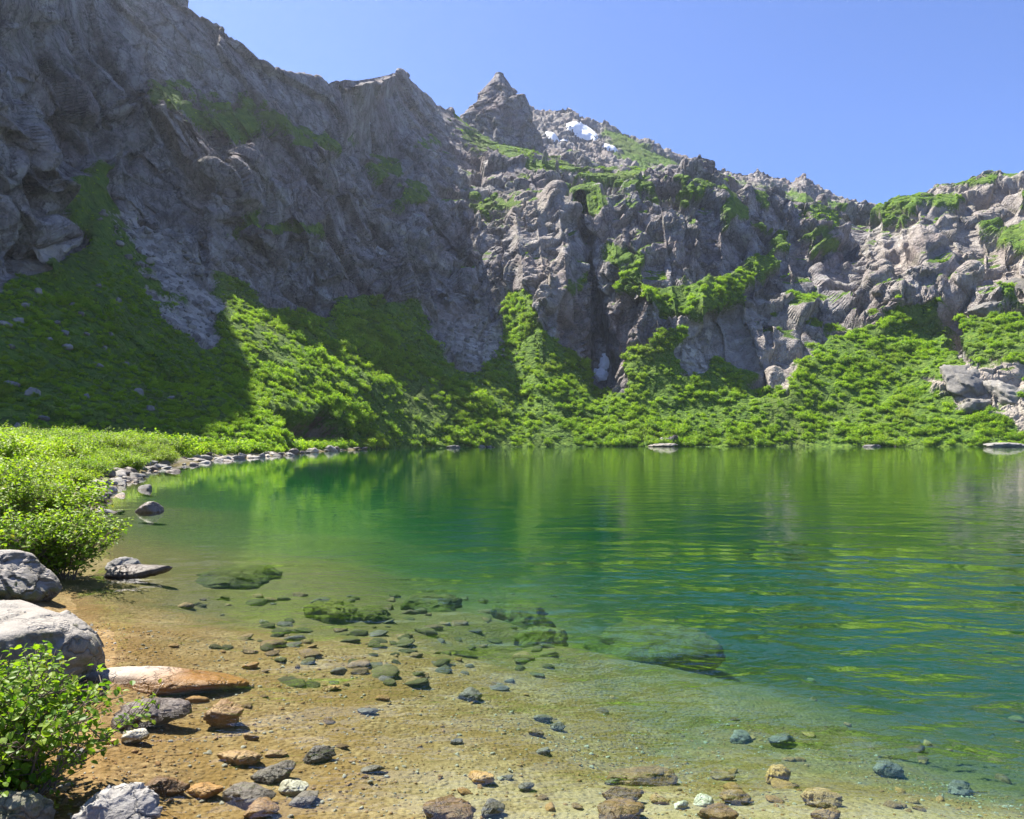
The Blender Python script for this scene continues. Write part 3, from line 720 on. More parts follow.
FG = [
 # name mat u v w hr dr label seed rot on
 ('rock', M_SLATE, 148, 716, 78, 0.35, 0.6, 'dark wet rock lying in the shade of the huge boulder', 71, 0.3, 'bed'),
 ('stone', M_GRANITE, 120, 724, 25, 0.7, 0.9, 'small grey rounded stone beside the leafy shrub, above the whitish one', 72, 0.9, 'bed'),
 ('stone', M_PALE, 133, 738, 29, 0.6, 0.7, 'whitish oblong stone standing out of the shallows by the leafy shrub', 73, 0.6, 'bed'),
 ('stone', M_AMBER, 146, 716, 16, 0.45, 0.8, 'little orange stone in front of the dark wet rock', 74, 0.2, 'bed'),
 ('stone', M_AMBER, 111, 742, 13, 0.5, 0.7, 'tiny reddish stone wedged beside the whitish one', 75, 0.2, 'bed'),
 ('stone', M_GRANITE, 70, 757, 26, 0.6, 0.8, 'grey stone half hidden under the leafy shrub', 76, 0.2, 'bed'),
 ('rock', M_BROWN, 225, 718, 38, 0.75, 0.8, 'dark brown blocky rock with a wet shining top breaking the water', 77, 0.5, 'bed'),
 ('stone', M_BROWN, 238, 757, 49, 0.34, 0.55, 'flat golden brown stone lying alone on the amber sand', 78, 0.15, 'bed'),
 ('stone', M_BROWN, 163, 787, 44, 0.42, 0.65, 'rounded red-brown stone right of the grey-white angular boulder', 79, 0.2, 'bed'),
 ('stone', M_AMBER, 201, 792, 46, 0.33, 0.55, 'orange flat stone next to the rounded red-brown one', 80, -0.2, 'bed'),
 ('stone', M_BROWN, 250, 738, 18, 0.4, 0.6, 'small brown stone between the blocky rock and the flat golden one', 81, 0.1, 'bed'),
 ('stone', M_BROWN, 276, 754, 26, 0.25, 0.5, 'thin brown stone right of the flat golden one', 82, 0.2, 'bed'),
 ('stone', M_SLATE, 318, 756, 36, 0.45, 0.6, 'dark wet stone whose tip pokes out of the reflected sky', 83, 0.45, 'bed'),
 ('stone', M_SLATE, 275, 775, 46, 0.4, 0.7, 'broad purplish stone in the cluster under the reflected sky', 84, 0.5, 'bed'),
 ('stone', M_PALE, 292, 790, 30, 0.55, 0.7, 'pale yellow stone in the middle of the purplish cluster', 85, 0.1, 'bed'),
 ('stone', M_SLATE, 248, 797, 54, 0.4, 0.7, 'large flat purplish stone at the front of the cluster', 86, 0.3, 'bed'),
 ('stone', M_BROWN, 262, 810, 40, 0.4, 0.7, 'brown stone at the bottom of the purplish cluster', 87, 0.9, 'bed'),
 ('stone', M_SLATE, 305, 800, 34, 0.4, 0.7, 'grey stone at the right end of the purplish cluster', 88, 0.9, 'bed'),
 ('stone', M_SLATE, 372, 770, 26, 0.3, 0.5, 'thin dark wedge of stone alone on the pale sand', 89, 0.5, 'bed'),
 ('stone', M_AMBER, 252, 667, 20, 0.35, 0.7, 'small golden stone beyond the end of the amber slab', 90, 0.5, 'bed'),
 ('stone', M_AMBER, 331, 688, 20, 0.3, 0.7, 'golden stone on the sand at the edge of the green', 91, 0.5, 'bed'),
 ('stone', M_SLATE, 368, 712, 22, 0.3, 0.6, 'flat dark stone on amber sand before the reflected sky', 92, 0.1, 'bed'),
 ('rock', M_SLATE, 472, 697, 29, 0.45, 0.8, 'blue-black rock just breaking the surface among green algae', 93, 0.1, 'bed'),
 ('stone', M_AMBER, 480, 778, 30, 0.4, 0.75, 'round orange stone alone on the pale sand', 94, 0.1, 'bed'),
 ('rock', M_BROWN, 448, 812, 60, 0.5, 0.75, 'big angular brown rock at the bottom edge, middle of the shallows', 95, 0.4, 'bed'),
 ('rock', M_SLATE, 493, 810, 34, 0.5, 0.5, 'narrow leaning grey slab beside the big angular brown rock', 96, 0.9, 'bed'),
 ('stone', M_SLATE, 526, 788, 18, 0.45, 0.7, 'triangular dark stone right of the narrow grey slab', 97, 0.8, 'bed'),
 ('stone', M_SLATE, 508, 778, 15, 0.4, 0.6, 'small dark oval stone beside the round orange one', 98, 0.3, 'bed'),
 ('stone', M_SLATE, 458, 742, 16, 0.4, 0.6, 'small dark stone on the pale sand below the blue-black rock', 99, 0.1, 'bed'),
 ('stone', M_SLATE, 541, 718, 24, 0.35, 0.6, 'dark flat stone farthest in the small mid-water cluster', 100, 0.2, 'bed'),
 ('stone', M_BROWN, 536, 733, 16, 0.6, 0.8, 'upright brown stone in the small mid-water cluster', 101, 0.2, 'bed'),
 ('stone', M_SLATE, 556, 727, 18, 0.5, 0.8, 'grey rounded stone in the small mid-water cluster', 102, 0.2, 'bed'),
 ('stone', M_SLATE, 545, 752, 20, 0.4, 0.6, 'dark shadowed stone nearest in the small mid-water cluster', 103, 0.2, 'bed'),
 ('rock', M_BROWN, 648, 778, 84, 0.22, 0.42, 'long wedge-shaped brown slab sunk in pale sand', 104, 0.1, 'bed'),
 ('stone', M_BROWN, 622, 797, 42, 0.42, 0.5, 'loaf-shaped brown stone before the long wedge slab', 105, -0.1, 'bed'),
 ('rock', M_BROWN, 622, 814, 52, 0.4, 0.7, 'speckled brown rock cut by the bottom edge', 106, 0.2, 'bed'),
 ('stone', M_SLATE, 613, 783, 17, 0.4, 0.6, 'dark little stone above the loaf-shaped one', 107, 0.2, 'bed'),
 ('stone', M_BROWN, 660, 801, 22, 0.5, 0.6, 'russet stone right of the loaf-shaped one', 108, -0.3, 'bed'),
 ('stone', M_PALE, 704, 802, 21, 0.6, 0.8, 'cream-white stone in the row along the bottom right', 109, 0.1, 'bed'),
 ('stone', M_PALE, 681, 806, 18, 0.55, 0.7, 'small buff stone left of the cream-white one', 110, 0.8, 'bed'),
 ('stone', M_BROWN, 734, 800, 34, 0.45, 0.7, 'brown stone right of the cream-white one', 111, 0.1, 'bed'),
 ('stone', M_BROWN, 722, 777, 26, 0.4, 0.6, 'thin russet stone on the slope of stones', 112, -0.5, 'bed'),
 ('rock', M_AMBER, 776, 778, 30, 0.75, 0.8, 'block of golden rock with one dark shadowed side', 113, 0.6, 'bed'),
 ('rock', M_BROWN, 820, 800, 45, 0.45, 0.7, 'large smooth red-brown rock at the bottom right', 114, -0.2, 'bed'),
 ('stone', M_BROWN, 826, 816, 30, 0.4, 0.7, 'brown stone touching the bottom edge before the red-brown rock', 115, -0.2, 'bed'),
 ('stone', M_BROWN, 720, 815, 44, 0.4, 0.7, 'flat tan stone at the bottom edge before the cream-white one', 116, -0.2, 'bed'),
 ('stone', M_SLATE, 740, 738, 24, 0.5, 0.8, 'bluish stone deep under the reflected sky', 117, 0.4, 'bed'),
 ('stone', M_SLATE, 782, 742, 30, 0.45, 0.7, 'dark stone in the drowned stone field under the reflected sky', 118, 0.4, 'bed'),
 ('stone', M_SLATE, 886, 770, 34, 0.5, 0.7, 'dark block at the edge of the bluish drowned stones', 119, 0.4, 'bed'),
 ('stone', M_SLATE, 960, 790, 34, 0.4, 0.7, 'flat dark stone in the bluish corner at the lower right', 120, 0.4, 'bed'),
]
for (nm, mt, u, v, w, hr, dr, lab, sd, rt, on) in FG:
    rock(nm, mt, u, v + w * hr * 0.25, w, hr, dr, lab, 'rock' if nm == 'rock' else 'stone', sd, rt, 4 if w < 30 else 5, on, 0.22)
# algae-grown rocks under water
for (u, v, w, hr, dr, zt, lab, sd) in [
     (432, 601, 68, 0.16, 1.0, -0.36, 'flat drowned rock with a green algae top and dark edge in deep green water', 131),
    (330, 608, 58, 0.20, 1.0, -0.18, 'bright yellow-green algae-covered rock under clear water', 132),
    (225, 580, 85, 0.12, 1.4, -0.14, 'long low algae-covered rock in the shallows off the left bank', 133),
    (372, 618, 40, 0.22, 1.0, -0.32, 'small dull algae rock right of the bright yellow-green one', 134),
    (545, 632, 56, 0.20, 1.0, -0.5, 'dark drowned block beside the broad algae mound', 135),
    (665, 642, 170, 0.12, 0.85, -0.62, 'broad olive algae-covered mound below the water in mid lake front', 139),
    (520, 612, 70, 0.18, 1.0, -0.6, 'dim drowned rock behind the dark block', 138)]:
    zt = zt - 0.08
    x, y, _ = at_water(u, v, zt)
    wd = w / F * y; h = max(wd * hr * 1.5, 1.5 * (zt - bed_at(x, y + wd * dr * 0.3)) + 0.16)
    me = rock_mesh('drowned_rock', M_ALGAE, (wd, wd * dr, h), sd, 5, 1.25, 20, 0.7)
    o = link('drowned_rock', me, label=lab, category='rock'); o.location = (x, y + wd * dr * 0.3, max(zt - h * 0.42, bed_at(x, y + wd * dr * 0.3) + h * 0.1)); o.rotation_euler = (0, 0, sd * 1.3)

# rocks on the left waterline
LB = [(148, 512, 28, 0.55, 0.7, M_SLATE, 'dark pointed rock standing alone in the water off the left bank', 151), (107, 513, 20, 0.35, 0.7, M_GRANITE, 'flat grey rock in the water near the left bank', 152), (100, 498, 28, 0.55, 0.7, M_GRANITE, 'rounded grey rock at the edge of the bushes', 153),
      (136, 574, 62, 0.26, 0.5, M_SLATE, 'long dark slab leaving the bank below the near leafy bush', 154), (122, 570, 38, 0.5, 0.6, M_GRANITE, 'grey peaked rock against the long dark slab', 155), (118, 485, 30, 0.3, 0.5, M_GRANITE, 'tilted flat stone slab leaning at the water line', 156),
      (60, 515, 32, 0.4, 0.7, M_GRANITE, 'dark grey shore rock under the left bushes', 157), (80, 508, 20, 0.6, 0.8, M_GRANITE, 'upright grey shore stone between two larger ones', 158), (128, 477, 18, 0.5, 0.7, M_SLATE, 'dark shore stone beside the tilted slab', 159)]
for (u, v, w, hr, dr, mt, lab, sd) in LB:
    rock('shore_rock', mt, u, v, w, hr, dr, lab, 'rock', sd, 0.2 + sd, 5, 'water', 0.2, z=-0.04, dip=(0, R(14) if sd == 156 else 0))

# smaller stones share a few shapes and are copied
def protos(base, mats, n, sub=3, hr=(0.35, 0.65)):
    out = []
    for i in range(n):
        r_ = np.random.default_rng(900 + i)
        out.append(rock_mesh(base, mats[i % len(mats)], (1, r_.uniform(0.55, 0.9), r_.uniform(*hr)), 500 + i, sub, 1.1, 13))
    return out
def stone_copy(src, loc, s, name, label, cat, group, tilt=0.25):
    o = link(name, src, label=label, category=cat, group=group)
    o.location = loc; o.scale = (s, s, s)
    o.rotation_euler = (random.uniform(-tilt, tilt), random.uniform(-tilt, tilt), random.uniform(0, 6.28))
    return o
SHP = protos('shore_stone', [M_GRANITE, M_SLAB, M_SLATE, M_GRANITE], 8)
BDP = protos('lake_stone', [M_BROWN, M_AMBER, M_BROWN, M_AMBER, M_BROWN], 10, 3, (0.28, 0.5))
M_OLIVE = mat_stone('olive_lake_stone', [(0.35, (0.03, 0.028, 0.009)), (0.55, (0.08, 0.068, 0.02)), (0.75, (0.15, 0.125, 0.045))], (0.06, 0.065, 0.01), 0.5, 2.5, 0.8)
DRP = protos('lake_stone', [M_OLIVE, M_BROWN, M_OLIVE, M_SLATE], 8, 3, (0.22, 0.4))
SCP = protos('slope_boulder', [M_SCREE], 6, 3, (0.45, 0.75))
# stones along the left shore out to the point
line = [(-10.3, 16.3), (-11.4, 19.6), (-13.8, 24.5), (-17.4, 33.5), (-21, 42.5), (-26, 64), (-26.8, 86.3)]
def along(line, t):
    L = np.cumsum([0] + [math.dist(a, b) for a, b in zip(line[:-1], line[1:])])
    s = t * L[-1]
    return np.interp(s, L, [p[0] for p in line]), np.interp(s, L, [p[1] for p in line])
for i in range(150):
    t = random.random() ** 1.05
    x, y = along(line, t)
    x += random.gauss(-0.1, 0.45 + y * 0.007); y += random.gauss(0, 0.8)
    s = random.choice([0.25, 0.35, 0.5, 0.7, 0.9]) * (0.6 + y * 0.012)
    z = max(bed_at(x, y), -0.12)
    stone_copy(random.choice(SHP), (x, y, z + 0.08 * s), s, 'shore_stone', 'grey stone in the band of stones between left bank bushes and water', 'stone', 'stones along the left shore')
# the point's far shore
line2 = [(-26.8, 87), (-30, 120), (-26, 163), (-3, 189), (25, 204), (81, 204), (133, 189)]
for i in range(110):
    x, y = along(line2, random.random())
    s = random.choice([0.5, 0.8, 1.2, 1.8])
    y += random.gauss(0.3, 0.6)
    stone_copy(random.choice(SHP), (x, y, 0.1 * s), s, 'shore_stone', 'pale stone at the waterline under the far shore bushes', 'stone', 'stones along the far shore')
for (u, w, hr, mt, lab, sd) in [(664, 34, 0.16, M_BOULDER, 'pale tan rock ledge at the far waterline below the green slope', 171), (332, 14, 0.6, M_GRANITE, 'grey rock at the far shore under the bare brown bank', 172), (452, 14, 0.25, M_GRANITE, 'whitish rock at the far waterline left of centre', 173),
                            (1003, 46, 0.14, M_GRANITE, 'pale granite slab with dark cracks at the right end of the far shore', 174), (870, 18, 0.25, M_GRANITE, 'small tan rock at the far waterline below the right slope', 175)]:
    Y = float(LN[0][1](u)) - 1.5; w_ = w / F * Y
    me = rock_mesh('shore_rock', mt, (w_, w_ * 0.6, w_ * hr), sd, 5, 1.9, 11)
    o = link('shore_rock', me, label=lab, category='rock'); o.location = ((u - 512) / F * Y, Y, w_ * hr * 0.2)
# loose stones over the near lake bed
n_ = 0
while n_ < 85:
    u = random.uniform(90, 1020); v = random.uniform(640, 818)
    dens = 0.25 + 0.75 * (u > 690) * (v > 735) + 0.5 * (u < 420) * (v < 700)
    if random.random() > dens: continue
    x, y, z = cast(u, v)
    if z > -0.03: continue
    s = min(0.26, abs(random.gauss(0.0, 0.06)) + 0.035) * (1.25 if u > 690 else 1)
    stone_copy(random.choice(BDP), (x, y, z + 0.06 * s), s, 'lake_stone', 'small brown stone among others on the shallow lake bed', 'stone', 'small stones on the lake bed'); n_ += 1
n_ = 0
while n_ < 150:                       # the dim field of stones beyond the sand
    u = random.uniform(110, 560); v = random.uniform(590, 690)
    x, y, z = cast(u, v)
    if z > -0.18: continue
    s = random.uniform(0.08, 0.30)
    stone_copy(random.choice(DRP), (x, y, z + 0.02 * s), s, 'lake_stone', 'dim olive-brown stone on the deeper lake bed beyond the sand', 'stone', 'drowned stones beyond the sand'); n_ += 1

# ------------------------------------------------------------------ instancing of uncountable stuff on points (a mass: pebbles, hillside scrub)
def mass(name, pts, kinds, scales, rots, srcs, label, cat, offsets=None):
    me = bpy.data.meshes.new(name); me.vertices.add(len(pts)); me.vertices.foreach_set('co', np.asarray(pts, np.float32).ravel())
    attr(me, 'size', scales)
    a_ = me.attributes.new('kind_index', 'INT', 'POINT'); a_.data.foreach_set('value', np.asarray(kinds, np.int32))
    a_ = me.attributes.new('turn', 'FLOAT_VECTOR', 'POINT'); a_.data.foreach_set('vector', np.asarray(rots, np.float32).ravel())
    o = link(name, me, kind='stuff', label=label, category=cat)
    ng = bpy.data.node_groups.new(name, 'GeometryNodeTree')
    ng.interface.new_socket('Geometry', in_out='INPUT', socket_type='NodeSocketGeometry')
    ng.interface.new_socket('Geometry', in_out='OUTPUT', socket_type='NodeSocketGeometry')
    gi = ng.nodes.new('NodeGroupInput'); go = ng.nodes.new('NodeGroupOutput')
    jn = ng.nodes.new('GeometryNodeJoinGeometry')
    def named(nm, typ):
        n = ng.nodes.new('GeometryNodeInputNamedAttribute'); n.data_type = typ; n.inputs[0].default_value = nm
        return next(s for s in n.outputs if s.enabled and s.name == 'Attribute')
    kd, sz, tn = named('kind_index', 'INT'), named('size', 'FLOAT'), named('turn', 'FLOAT_VECTOR')
    for i, src in enumerate(srcs):
        oi = ng.nodes.new('GeometryNodeObjectInfo'); oi.inputs[0].default_value = src; oi.transform_space = 'ORIGINAL'
        cp = ng.nodes.new('FunctionNodeCompare'); cp.data_type = 'INT'; cp.operation = 'EQUAL'
        ai = [s for s in cp.inputs if s.enabled]
        ng.links.new(kd, ai[0]); ai[1].default_value = i
        ip = ng.nodes.new('GeometryNodeInstanceOnPoints')
        ng.links.new(gi.outputs[0], ip.inputs['Points']); ng.links.new(cp.outputs[0], ip.inputs['Selection'])
        ng.links.new(oi.outputs['Geometry'], ip.inputs['Instance']); ng.links.new(tn, ip.inputs['Rotation']); ng.links.new(sz, ip.inputs['Scale'])
        ng.links.new(ip.outputs[0], jn.inputs[0])
    ng.links.new(jn.outputs[0], go.inputs[0])
    md = o.modifiers.new('scatter', 'NODES'); md.node_group = ng
    return o
# pebbles: 7000 on the shallow bed
PBN = 14000
pv = rng.uniform(0, 1, PBN); py_ = 2.3 + 4.7 * pv ** 0.8; px_ = rng.uniform(-0.75, 0.75, PBN) * py_
pz_, _s = ground_z(px_, py_)
ok = (pz_ > -1.0) & (pz_ < 0.06) & ((vnoise(np.stack([px_ * 0.9, py_ * 0.9, 0 * px_], 1), 7) * 0.5 + 0.5 + np.where(px_ < 0.0, 0.35, 0)) > rng.uniform(0.1, 1.0, PBN))
pp_ = np.stack([px_, py_, pz_ + 0.002], 1)[ok]
ps_ = np.clip(rng.lognormal(-4.25, 0.5, len(pp_)), 0.007, 0.05)
pr_ = np.stack([rng.uniform(-.3, .3, len(pp_)), rng.uniform(-.3, .3, len(pp_)), rng.uniform(0, 6.28, len(pp_))], 1)
psrc = []
for i in range(5):
    x, y, z = cast(300 + 70 * i, 790 - 6 * i)
    psrc.append(stone_copy(protos('pebble', [M_AMBER, M_PALE, M_AMBER, M_PALE, M_AMBER], 5, 2, (0.3, 0.5))[i], (x, y, z + 0.01), 0.04, 'lake_stone', 'small brown stone among others on the shallow lake bed', 'stone', 'small stones on the lake bed'))
mass('gravel', pp_, rng.integers(0, 5, len(pp_)), ps_, pr_, psrc, 'fine amber gravel spread over the shallow sandy lake bed', 'gravel')

# ------------------------------------------------------------------ LEAVES
M_LEAF_NEAR = mat_leaf('alder_leaf', (0.10, 0.20, 0.012), (0.36, 0.46, 0.03), 0.5)
M_LEAF_BANK = mat_leaf('bank_leaf', (0.12, 0.23, 0.012), (0.38, 0.49, 0.028), 0.5)
M_LEAF_FAR = mat_leaf('hillside_leaf', (0.12, 0.25, 0.014), (0.44, 0.58, 0.03), 0.56)
M_BARK = mat_simple('bark', (0.09, 0.065, 0.045), (0.20, 0.16, 0.12), 20, 0.9, 0.005)

def leaf_cloud(pos, up, size, r, aspect=0.72, fold=0.18, droop=0.3):
    """one ovate leaf (three quads) per point, facing roughly 'up' with scatter -> verts, faces, tone"""
    n = len(pos)
    nrm = up + r.normal(size=(n, 3)) * 0.55; nrm /= np.linalg.norm(nrm, axis=1, keepdims=True)
    t = r.normal(size=(n, 3)); t[:, 2] -= droop
    t -= (t * nrm).sum(1, keepdims=True) * nrm; t /= np.linalg.norm(t, axis=1, keepdims=True)
    b = np.cross(nrm, t)
    s = (size * r.uniform(0.65, 1.25, n))[:, None]
    w = s * aspect * 0.5
    V = np.stack([pos, pos + t * s * 0.3 + b * w * 0.9 + nrm * s * fold * .5, pos + t * s * 0.68 + b * w * 0.85 + nrm * s * fold * .4, pos + t * s - nrm * s * fold * 0.5,
                  pos + t * s * 0.68 - b * w * 0.85 + nrm * s * fold * .4, pos + t * s * 0.3 - b * w * 0.9 + nrm * s * fold * .5, pos + t * s * 0.5], 1)
    base = np.arange(n)[:, None] * 7
    Fc = np.concatenate([base + np.array([[0, 1, 2, 6]]), base + np.array([[6, 2, 3, 4]]), base + np.array([[0, 6, 4, 5]])])
    tone = np.repeat(np.clip(r.normal(0.5, 0.27, n), 0, 1), 7)
    return V.reshape(-1, 3), Fc, tone

def tubes(paths, r0, r1, sides=5):
    VV, FF, o = [], [], 0
    for pth, a, b in zip(paths, r0, r1):
        pth = np.asarray(pth); n = len(pth)
        tg = np.gradient(pth, axis=0); tg /= np.linalg.norm(tg, axis=1, keepdims=True) + 1e-9
        x = np.cross(tg, [0.3, 0.9, 0.1]); x /= np.linalg.norm(x, axis=1, keepdims=True) + 1e-9
        y = np.cross(tg, x)
        rad = np.linspace(a, b, n)[:, None, None]
        th = np.linspace(0, 2 * math.pi, sides, endpoint=False)
        ring = pth[:, None] + rad * (x[:, None] * np.cos(th)[None, :, None] + y[:, None] * np.sin(th)[None, :, None])
        VV.append(ring.reshape(-1, 3))
        i = np.arange(n * sides).reshape(n, sides) + o
        FF.append(np.stack([i[:-1].ravel(), np.roll(i, -1, 1)[:-1].ravel(), np.roll(i, -1, 1)[1:].ravel(), i[1:].ravel()], 1))
        o += n * sides
    return np.concatenate(VV), np.concatenate(FF)

def shrub_geo(seed, width, height, n_stem, n_twig, n_leaf, leaf, spread=1.0):
    """arching stems from one stool, side twigs, leaves along the twigs"""
    r = np.random.default_rng(seed)
    paths, ra, rb, LP, LU = [], [], [], [], []
    for i in range(n_stem):
        az_ = r.uniform(0, 2 * math.pi); reach = width / 2 * math.sqrt(r.uniform(0.05, 1)) ; hh = height * r.uniform(0.6, 1.0) * (1 - 0.35 * (reach / (width / 2)) ** 2)
        t = np.linspace(0, 1, 9)[:, None]
        d = np.array([math.cos(az_), math.sin(az_), 0])
        pth = d * reach * spread * t ** 1.2 + np.array([0, 0, 1]) * hh * (1 - (1 - t) ** 1.7)
        pth = pth + np.cumsum(r.normal(size=(9, 3)) * 0.012 * width, 0) * t
        pth = pth + np.array([r.normal() * 0.10, r.normal() * 0.10, 0]) * width
        paths.append(pth); ra.append(0.006 * width ** 0.5); rb.append(0.002)
        for k in range(n_twig):
            tt = r.uniform(0.06, 1.0); j = tt * 8; a0 = pth[int(j)] * (1 - j % 1) + pth[min(8, int(j) + 1)] * (j % 1)
            dd = r.normal(size=3); dd[2] = abs(dd[2]) * 0.6 + 0.15; dd += d * 0.5; dd /= np.linalg.norm(dd)
            L = width * r.uniform(0.10, 0.22)
            s = np.linspace(0, 1, 5)[:, None]
            tw = a0 + dd * L * s + np.array([0, 0, 0.25 * L]) * s ** 2 + r.normal(size=3) * 0.1 * L * s ** 2
            paths.append(tw); ra.append(0.004); rb.append(0.0015)
            m = r.integers(max(2, n_leaf - 3), n_leaf + 4)
            q = np.clip(r.uniform(0.15, 1.05, m), 0, 1)[:, None]
            LP.append(a0 + dd * L * q + np.array([0, 0, 0.25 * L]) * q ** 2 + r.normal(size=(m, 3)) * leaf * 0.55)
            LU.append(np.tile(np.array([0, 0, 0.9]) + dd * 0.5, (m, 1)))
    LP = np.concatenate(LP); LU = np.concatenate(LU)
    ok = LP[:, 2] > 0.02
    return leaf_cloud(LP[ok], LU[ok], leaf, r), tubes(paths, ra, rb)

def shrub(name, label, geo, loc, mleaf, rz=0.0, group=None, s=1.0, meshes=None):
    e_ = link(name, None, label=label, category='shrub')
    if group: e_['group'] = group
    e_.location = loc; e_.rotation_euler = (0, 0, rz); e_.scale = (s, s, s)
    if meshes is None:
        (v, f, tone), (tv, tf) = geo
        m1 = np_mesh('foliage', v, f, [mleaf], smooth=False); attr(m1, 'leaf_tone', tone)
        m2 = np_mesh('stem', tv, tf, [M_BARK])
        meshes = (m1, m2)
    link('foliage', meshes[0], e_); link('stem', meshes[1], e_)
    return e_, meshes

# near shrubs
x, y, z = cast(20, 800)
shrub('alder_shrub', 'leafy sunlit alder shrub in front of the huge boulder at the bottom left corner', shrub_geo(1, 0.95, 0.66, 40, 15, 9, 0.036, 1.0), (-2.40, 3.45, -0.02), M_LEAF_NEAR)
shrub('alder_shrub', 'bright green bush leaning over the water behind the rounded lichen boulder', shrub_geo(2, 1.5, 0.78, 60, 18, 10, 0.045), (-5.55, 8.7, 0.05), M_LEAF_NEAR)
shrub('alder_shrub', 'tall pale green bush above the rounded lichen boulder at the left edge', shrub_geo(3, 1.9, 0.95, 60, 18, 10, 0.055), (-8.3, 11.6, 0.25), M_LEAF_NEAR, 1.0)
shrub('alder_shrub', 'small dark-stemmed sprig of leaves growing before the huge boulder face', shrub_geo(4, 0.4, 0.45, 9, 10, 8, 0.034), (-2.85, 4.25, 0.08), M_LEAF_NEAR, 2.0)
# the bank's thicket, bush by bush
bank_meshes = []
for k in range(4):
    (v_, f_, tn_), (tv_, tf_) = shrub_geo(40 + k, 2.6, 1.12, 64, 16, 10, 0.085)
    m1 = np_mesh('foliage', v_, f_, [M_LEAF_BANK], smooth=False); attr(m1, 'leaf_tone', tn_)
    bank_meshes.append((m1, np_mesh('stem', tv_, tf_, [M_BARK])))
nb = 0
tries = 0
placed = []
while nb < 150 and tries < 6000:
    tries += 1
    y = 13 + 49 * random.random() ** 1.0
    x = random.uniform(-0.95, -0.36) * y
    s_ = float(shore_sdf(np.array([x]), np.array([y]))[0])
    if s_ > -0.35: continue
    if any(math.hypot(x - a, y - b) < 1.35 * c for a, b, c in placed): continue
    sc_ = random.uniform(0.65, 1.15) * (0.75 if s_ > -2.5 else 1.0)
    placed.append((x, y, sc_))
    shrub('alder_shrub', 'lush yellow-green bush in the sunlit thicket covering the left bank', None, (x, y, bed_at(x, y) - 0.05), None, random.uniform(0, 6.28), 'bushes of the left bank thicket', sc_, bank_meshes[nb % 4])
    nb += 1

# ------------------------------------------------------------------ HILLSIDE SCRUB (a mass of low alder)
def bush_unit(seed, n, leaf):
    """an alder clump: many leafy shoots fanning up and out from the stool"""
    r = np.random.default_rng(seed)
    ns = 26
    az_ = r.uniform(0, 2 * math.pi, ns); rad = np.sqrt(r.uniform(0, 1, ns)) * 0.95; top = r.uniform(0.45, 1.15, ns) * (1 - 0.35 * rad ** 2)
    k = r.integers(0, ns, n); s = r.uniform(0.25, 1, n) ** 0.7
    p = np.stack([np.cos(az_[k]) * rad[k] * s, np.sin(az_[k]) * rad[k] * s, top[k] * s ** 0.85], 1) + r.normal(size=(n, 3)) * (0.10 + 0.06 * (1 - s))[:, None]
    p[:, 2] = np.abs(p[:, 2])
    nrm = p * np.array([0.7, 0.7, 0.4]) + np.array([0, 0, 0.55]) + r.normal(size=(n, 3)) * 0.55
    nrm /= np.linalg.norm(nrm, axis=1, keepdims=True)
    t = np.cross(nrm, r.normal(size=(n, 3))); t /= np.linalg.norm(t, axis=1, keepdims=True)
    b = np.cross(nrm, t); sz = (leaf * r.uniform(0.6, 1.3, n))[:, None]
    V = np.stack([p - t * sz * .5, p + b * sz * .38 + nrm * sz * .12, p + t * sz * .5, p - b * sz * .38 + nrm * sz * .12], 1)
    base = np.arange(n)[:, None] * 4
    return V.reshape(-1, 3), base + np.array([[0, 1, 2, 3]]), np.repeat(np.clip(r.normal(0.5, 0.27, n), 0, 1), 4)
far_src = []
for k, u in enumerate((430, 620, 760, 905)):
    (v_, f_, tn_) = bush_unit(60 + k, 1000, 0.15)
    m1 = np_mesh('foliage', v_, f_, [M_LEAF_FAR], smooth=False); attr(m1, 'leaf_tone', tn_)
    st = []
    r_ = np.random.default_rng(k)
    for j in range(6):
        e_ = r_.normal(size=3) * 0.4; e_[2] = abs(e_[2]) + 0.45
        st.append(np.linspace([0, 0, -0.1], e_, 5))
    m2 = np_mesh('stem', *tubes(st, [0.03] * 6, [0.01] * 6), [M_BARK])
    Y = float(LN[0][1](u)) + 1.5
    labs = ['rounded green bush on the far shore left of the middle', 'rounded green bush on the far shore below the gully', 'rounded green bush on the far shore below the crag outcrop', 'rounded green bush on the far shore below the right slope']
    e_, _m = shrub('alder_shrub', labs[k], None, ((u - 512) / F * Y, Y, 0.6), None, 0.3 * k, None, 2.0, (m1, m2))
    far_src.append([c for c in bpy.data.objects if c.parent == e_ and c.name.startswith('foliage')][0])
fc_i = grid_faces(NR, NC)
A_ = flat2[fc_i]
ar = 0.5 * np.linalg.norm(np.cross(A_[:, 2] - A_[:, 0], A_[:, 3] - A_[:, 1]), axis=1)
cen = A_.mean(1)
fv = veg[fc_i].mean(1); fu = uu.ravel()[fc_i].mean(1); fvv = vv.ravel()[fc_i].mean(1); fz = cen[:, 2]
lush = smoothstep(0.55, 0.8, fv) * ((fu > -120) & (fu < 1180)) * (fz > 0.2)
low = smoothstep(235, 300, fvv)
cl = fbm(cen / 11.0, 3, 201); cl2 = fbm(cen / 4.0, 2, 202)
shade = smoothstep(280, 215, fu)                     # the left slope carries lower, thinner scrub
dens = lush * (0.10 + 0.55 * low) * (1 + 0.25 * shade) * np.clip(0.85 + 1.1 * cl, 0.15, 1.6)
dens = dens * np.clip(130.0 / np.maximum(cen[:, 1], 50), 0.5, 2.2)
pr = ar * dens
NBUSH = int(min(pr.sum(), 42000))
pick = rng.choice(len(pr), NBUSH, p=pr / pr.sum())
w = rng.dirichlet([1, 1, 1, 1], NBUSH)
bp = (A_[pick] * w[:, :, None]).sum(1)
